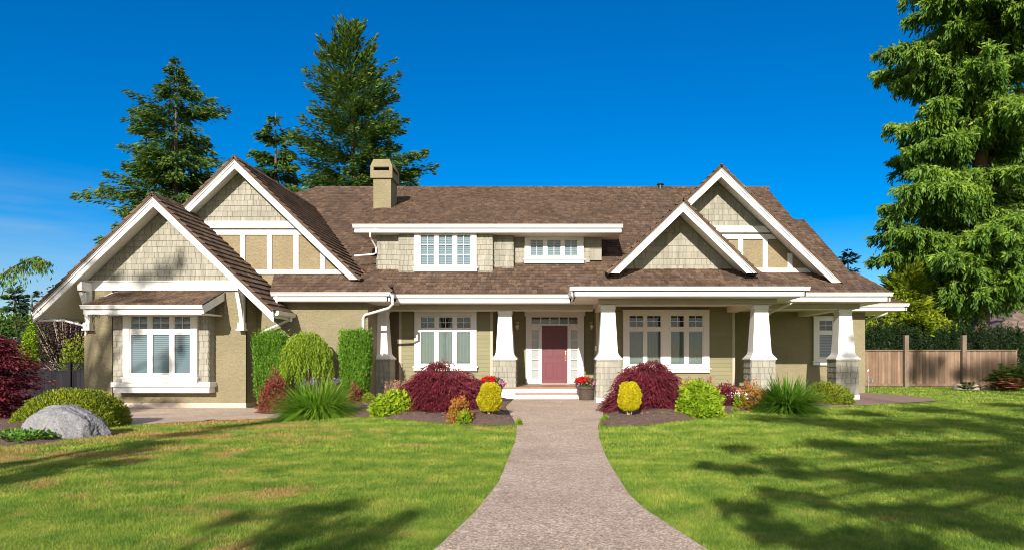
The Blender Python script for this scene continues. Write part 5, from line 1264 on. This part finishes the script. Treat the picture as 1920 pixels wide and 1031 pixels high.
c = mixc(n, .7, ramp(n, t.outputs[0], [(.3, (.19, .19, .205)), (.5, (.32, .32, .335)), (.7, (.44, .43, .42))]).outputs[0], ramp(n, t2.outputs[0], [(.3, (.10, .10, .11)), (.6, (.46, .45, .44))]).outputs[0], 'OVERLAY')
n.links.new(c, b.inputs['Base Color']); b.inputs['Roughness'].default_value = .85; bump(n, b, t3.outputs[0], .9, .12)
o.data.materials.append(m)
for p in o.data.polygons: p.use_smooth = True
tag(o, 'large grey granite boulder in front of the round green shrub', 'boulder')
bpy.ops.mesh.primitive_ico_sphere_add(subdivisions=4, radius=1); o = bpy.context.object; o.name = 'rock'
o.scale = (.26, .2, .13); o.location = (X(-4, 11.3), 11.3, .03); o.data.materials.append(m); tag(o, 'small grey rock at the left edge of the photo', 'rock')
shrub(0, 13.6, 48, 230, 728, 800, G['mound'], 'large rounded yellow-green evergreen mound behind the boulder', 42000, .055, .32, lump=.07, depth=.9, zexp=2.1, grow=.7, name='evergreen_mound')
# ground cover
k = 2600; xg = rng.uniform(X(-120, 10.9), X(92, 10.9), k); yg = 10.7+rng.uniform(-.35, .55, k)
rt = kites('ground_cover', np.stack([xg, yg, .02+rng.uniform(0, .13, k)], 1), rng.normal(size=(k, 3))+np.array([0, 0, .4]), np.array([[0, -.3, 1.0]])+rng.normal(size=(k, 3))*.4, .075, .05, rng.uniform(0, 1, k), G['hedge'], None)
rt['kind'] = 'stuff'
# left red maple
Ym = 14.5; cxm = X(-22, Ym)
rt = thing('maple_tree', (cxm, Ym, 0), 'layered crimson japanese maple at the left edge', 'tree'); PP = []; DD = []; RR = []; tb = MB()
tb.tube([(cxm-.3, Ym, -.1), (cxm-.25, Ym, .7), (cxm-.1, Ym, 1.2)], [.07, .06, .04], 8)
for i in range(150):
    zz_ = rng.uniform(.15, 1.95); ext = np.interp(zz_, [.1, .5, 1.2, 1.6, 2.0], [.65, .8, .85, .5, .15]); a = rng.uniform(0, 2*np.pi); rr_ = ext*math.sqrt(rng.uniform(0.05, 1)); cxx = cxm-.15+math.cos(a)*rr_; cyy = Ym+math.sin(a)*rr_
    if i < 60: tb.tube([(cxm-.25, Ym, min(zz_, 1.0)*.7), (cxx*.5+(cxm-.25)*.5, cyy*.5+Ym*.5, zz_), (cxx, cyy, zz_)], [.025, .015, .004], 5)
    m_ = 190; uu = rng.normal(size=(m_, 2))*.2; PP.append(np.stack([cxx+uu[:, 0], cyy+uu[:, 1], zz_+rng.normal(0, .02, m_)-.5*(uu**2).sum(1)], 1))
    DD.append(np.stack([uu[:, 0]*3+math.cos(a)*.6, uu[:, 1]*3+math.sin(a)*.6, np.full(m_, -.4)], 1)+rng.normal(size=(m_, 3))*.5); RR.append(.2*rng.uniform()+.6*rng.uniform(0, 1, m_)+.1)
PP = np.concatenate(PP); k = len(PP); nn = rng.normal(size=(k, 3))*.5+np.array([0, -.2, 1])
kites('foliage', PP, np.concatenate(DD), nn, rng.uniform(.06, .12, k), rng.uniform(.02, .04, k), np.concatenate(RR), G['maple'], rt); tb.build('trunk', M['bark'], rt)

# ================================================================== GRASS
def inside(px_, py_, poly):
    r_ = np.zeros(len(px_), bool); n_ = len(poly)
    for i in range(n_):
        x1_, y1_ = poly[i]; x2_, y2_ = poly[(i+1) % n_]
        c = ((y1_ > py_) != (y2_ > py_)); xi = (x2_-x1_)*(py_-y1_)/(y2_-y1_+1e-12)+x1_; r_ ^= c & (px_ < xi)
    return r_
gr = np.random.default_rng(3)
def blades(n_, y0, y1, hgt, wd):
    yy = gr.uniform(y0, y1, n_); xl = -880/F*yy*1.25-2; xr = 880/F*yy*1.05+3; xx = xl+(xr-xl)*gr.uniform(0, 1, n_)
    ok = ~(inside(xx, yy, path_poly) | inside(xx, yy, left_walk) | inside(xx, yy, right_walk) | inside(xx, yy, bed_l) | inside(xx, yy, bed_r) | inside(xx, yy, bed_ll))
    ok &= ~((yy > 18.5) & (xx > -16) & (xx < 12)) & (yy < 29.3)
    return xx[ok], yy[ok], hgt, wd
X_ = []; Y_ = []; H_ = []; W_ = []
for n_, y0, y1, hh, ww in ((300000, 3.6, 6.2, .026, .0045), (300000, 6.2, 9.5, .028, .007), (210000, 9.5, 14, .038, .012), (120000, 14, 19, .04, .018), (70000, 19, 29.3, .045, .03)):
    a, b, c, d = blades(n_, y0, y1, hh, ww); X_.append(a); Y_.append(b); H_.append(np.full(len(a), c)); W_.append(np.full(len(a), d))
# ragged fringe along lawn edges
X_ = np.concatenate(X_); Y_ = np.concatenate(Y_); H_ = np.concatenate(H_); W_ = np.concatenate(W_); k = len(X_)
H_ = H_*gr.uniform(.55, 1.35, k)*(1+.25*np.sin(X_*2.1+np.sin(Y_*1.3)*2)*np.sin(Y_*2.7)); zz_ = ground(X_, Y_)-.004
a = gr.uniform(0, 2*np.pi, k); lean = gr.normal(0, .55, (k, 2))*H_[:, None]
V = np.empty((k, 3, 3)); V[:, 0] = np.stack([X_-np.cos(a)*W_/2, Y_-np.sin(a)*W_/2, zz_], 1); V[:, 1] = np.stack([X_+np.cos(a)*W_/2, Y_+np.sin(a)*W_/2, zz_], 1)
V[:, 2] = np.stack([X_+lean[:, 0], Y_+lean[:, 1], zz_+H_], 1)
o = npmesh('grass', V.reshape(-1, 3), np.arange(k*3).reshape(k, 3), M['blade'], None, np.repeat(gr.uniform(0, 1, k)*.8+.2*(H_/H_.max()), 3)); o['kind'] = 'stuff'
print('grass', k)

# bark chips lying on the beds
k = 9000; xb_ = gr.uniform(-8, 8.5, k); yb_ = gr.uniform(12.3, 19.5, k)
ok = inside(xb_, yb_, bed_l) | inside(xb_, yb_, bed_r); xb_ = xb_[ok]; yb_ = yb_[ok]; k = len(xb_)
import mathutils
from mathutils.bvhtree import BVHTree
zb2 = np.empty(k); trees_ = []
for o_ in [q_ for q_ in bpy.data.objects if q_.name.startswith('flower_bed')]:
    trees_.append(BVHTree.FromPolygons([v.co for v in o_.data.vertices], [p.vertices for p in o_.data.polygons]))
for i in range(k):
    zb2[i] = -9
    for t_ in trees_:
        h_ = t_.ray_cast(Vector((xb_[i], yb_[i], 5)), Vector((0, 0, -1)))
        if h_[0] is not None: zb2[i] = max(zb2[i], h_[0].z)
ok = zb2 > -5; k = int(ok.sum())
m_ch = rndmat('bark_chips', [(0, (.07, .04, .03)), (.6, (.20, .12, .085)), (1, (.36, .25, .19))], .9, 5, .3)
dch = gr.normal(size=(k, 3)); dch[:, 2] *= .25; nch = gr.normal(size=(k, 3))*.35; nch[:, 2] += 1
o = kites('bark_chips', np.stack([xb_[ok], yb_[ok], zb2[ok]+.008], 1), dch, nch, gr.uniform(.03, .08, k), gr.uniform(.015, .03, k), gr.uniform(0, 1, k), m_ch, None); o['kind'] = 'stuff'
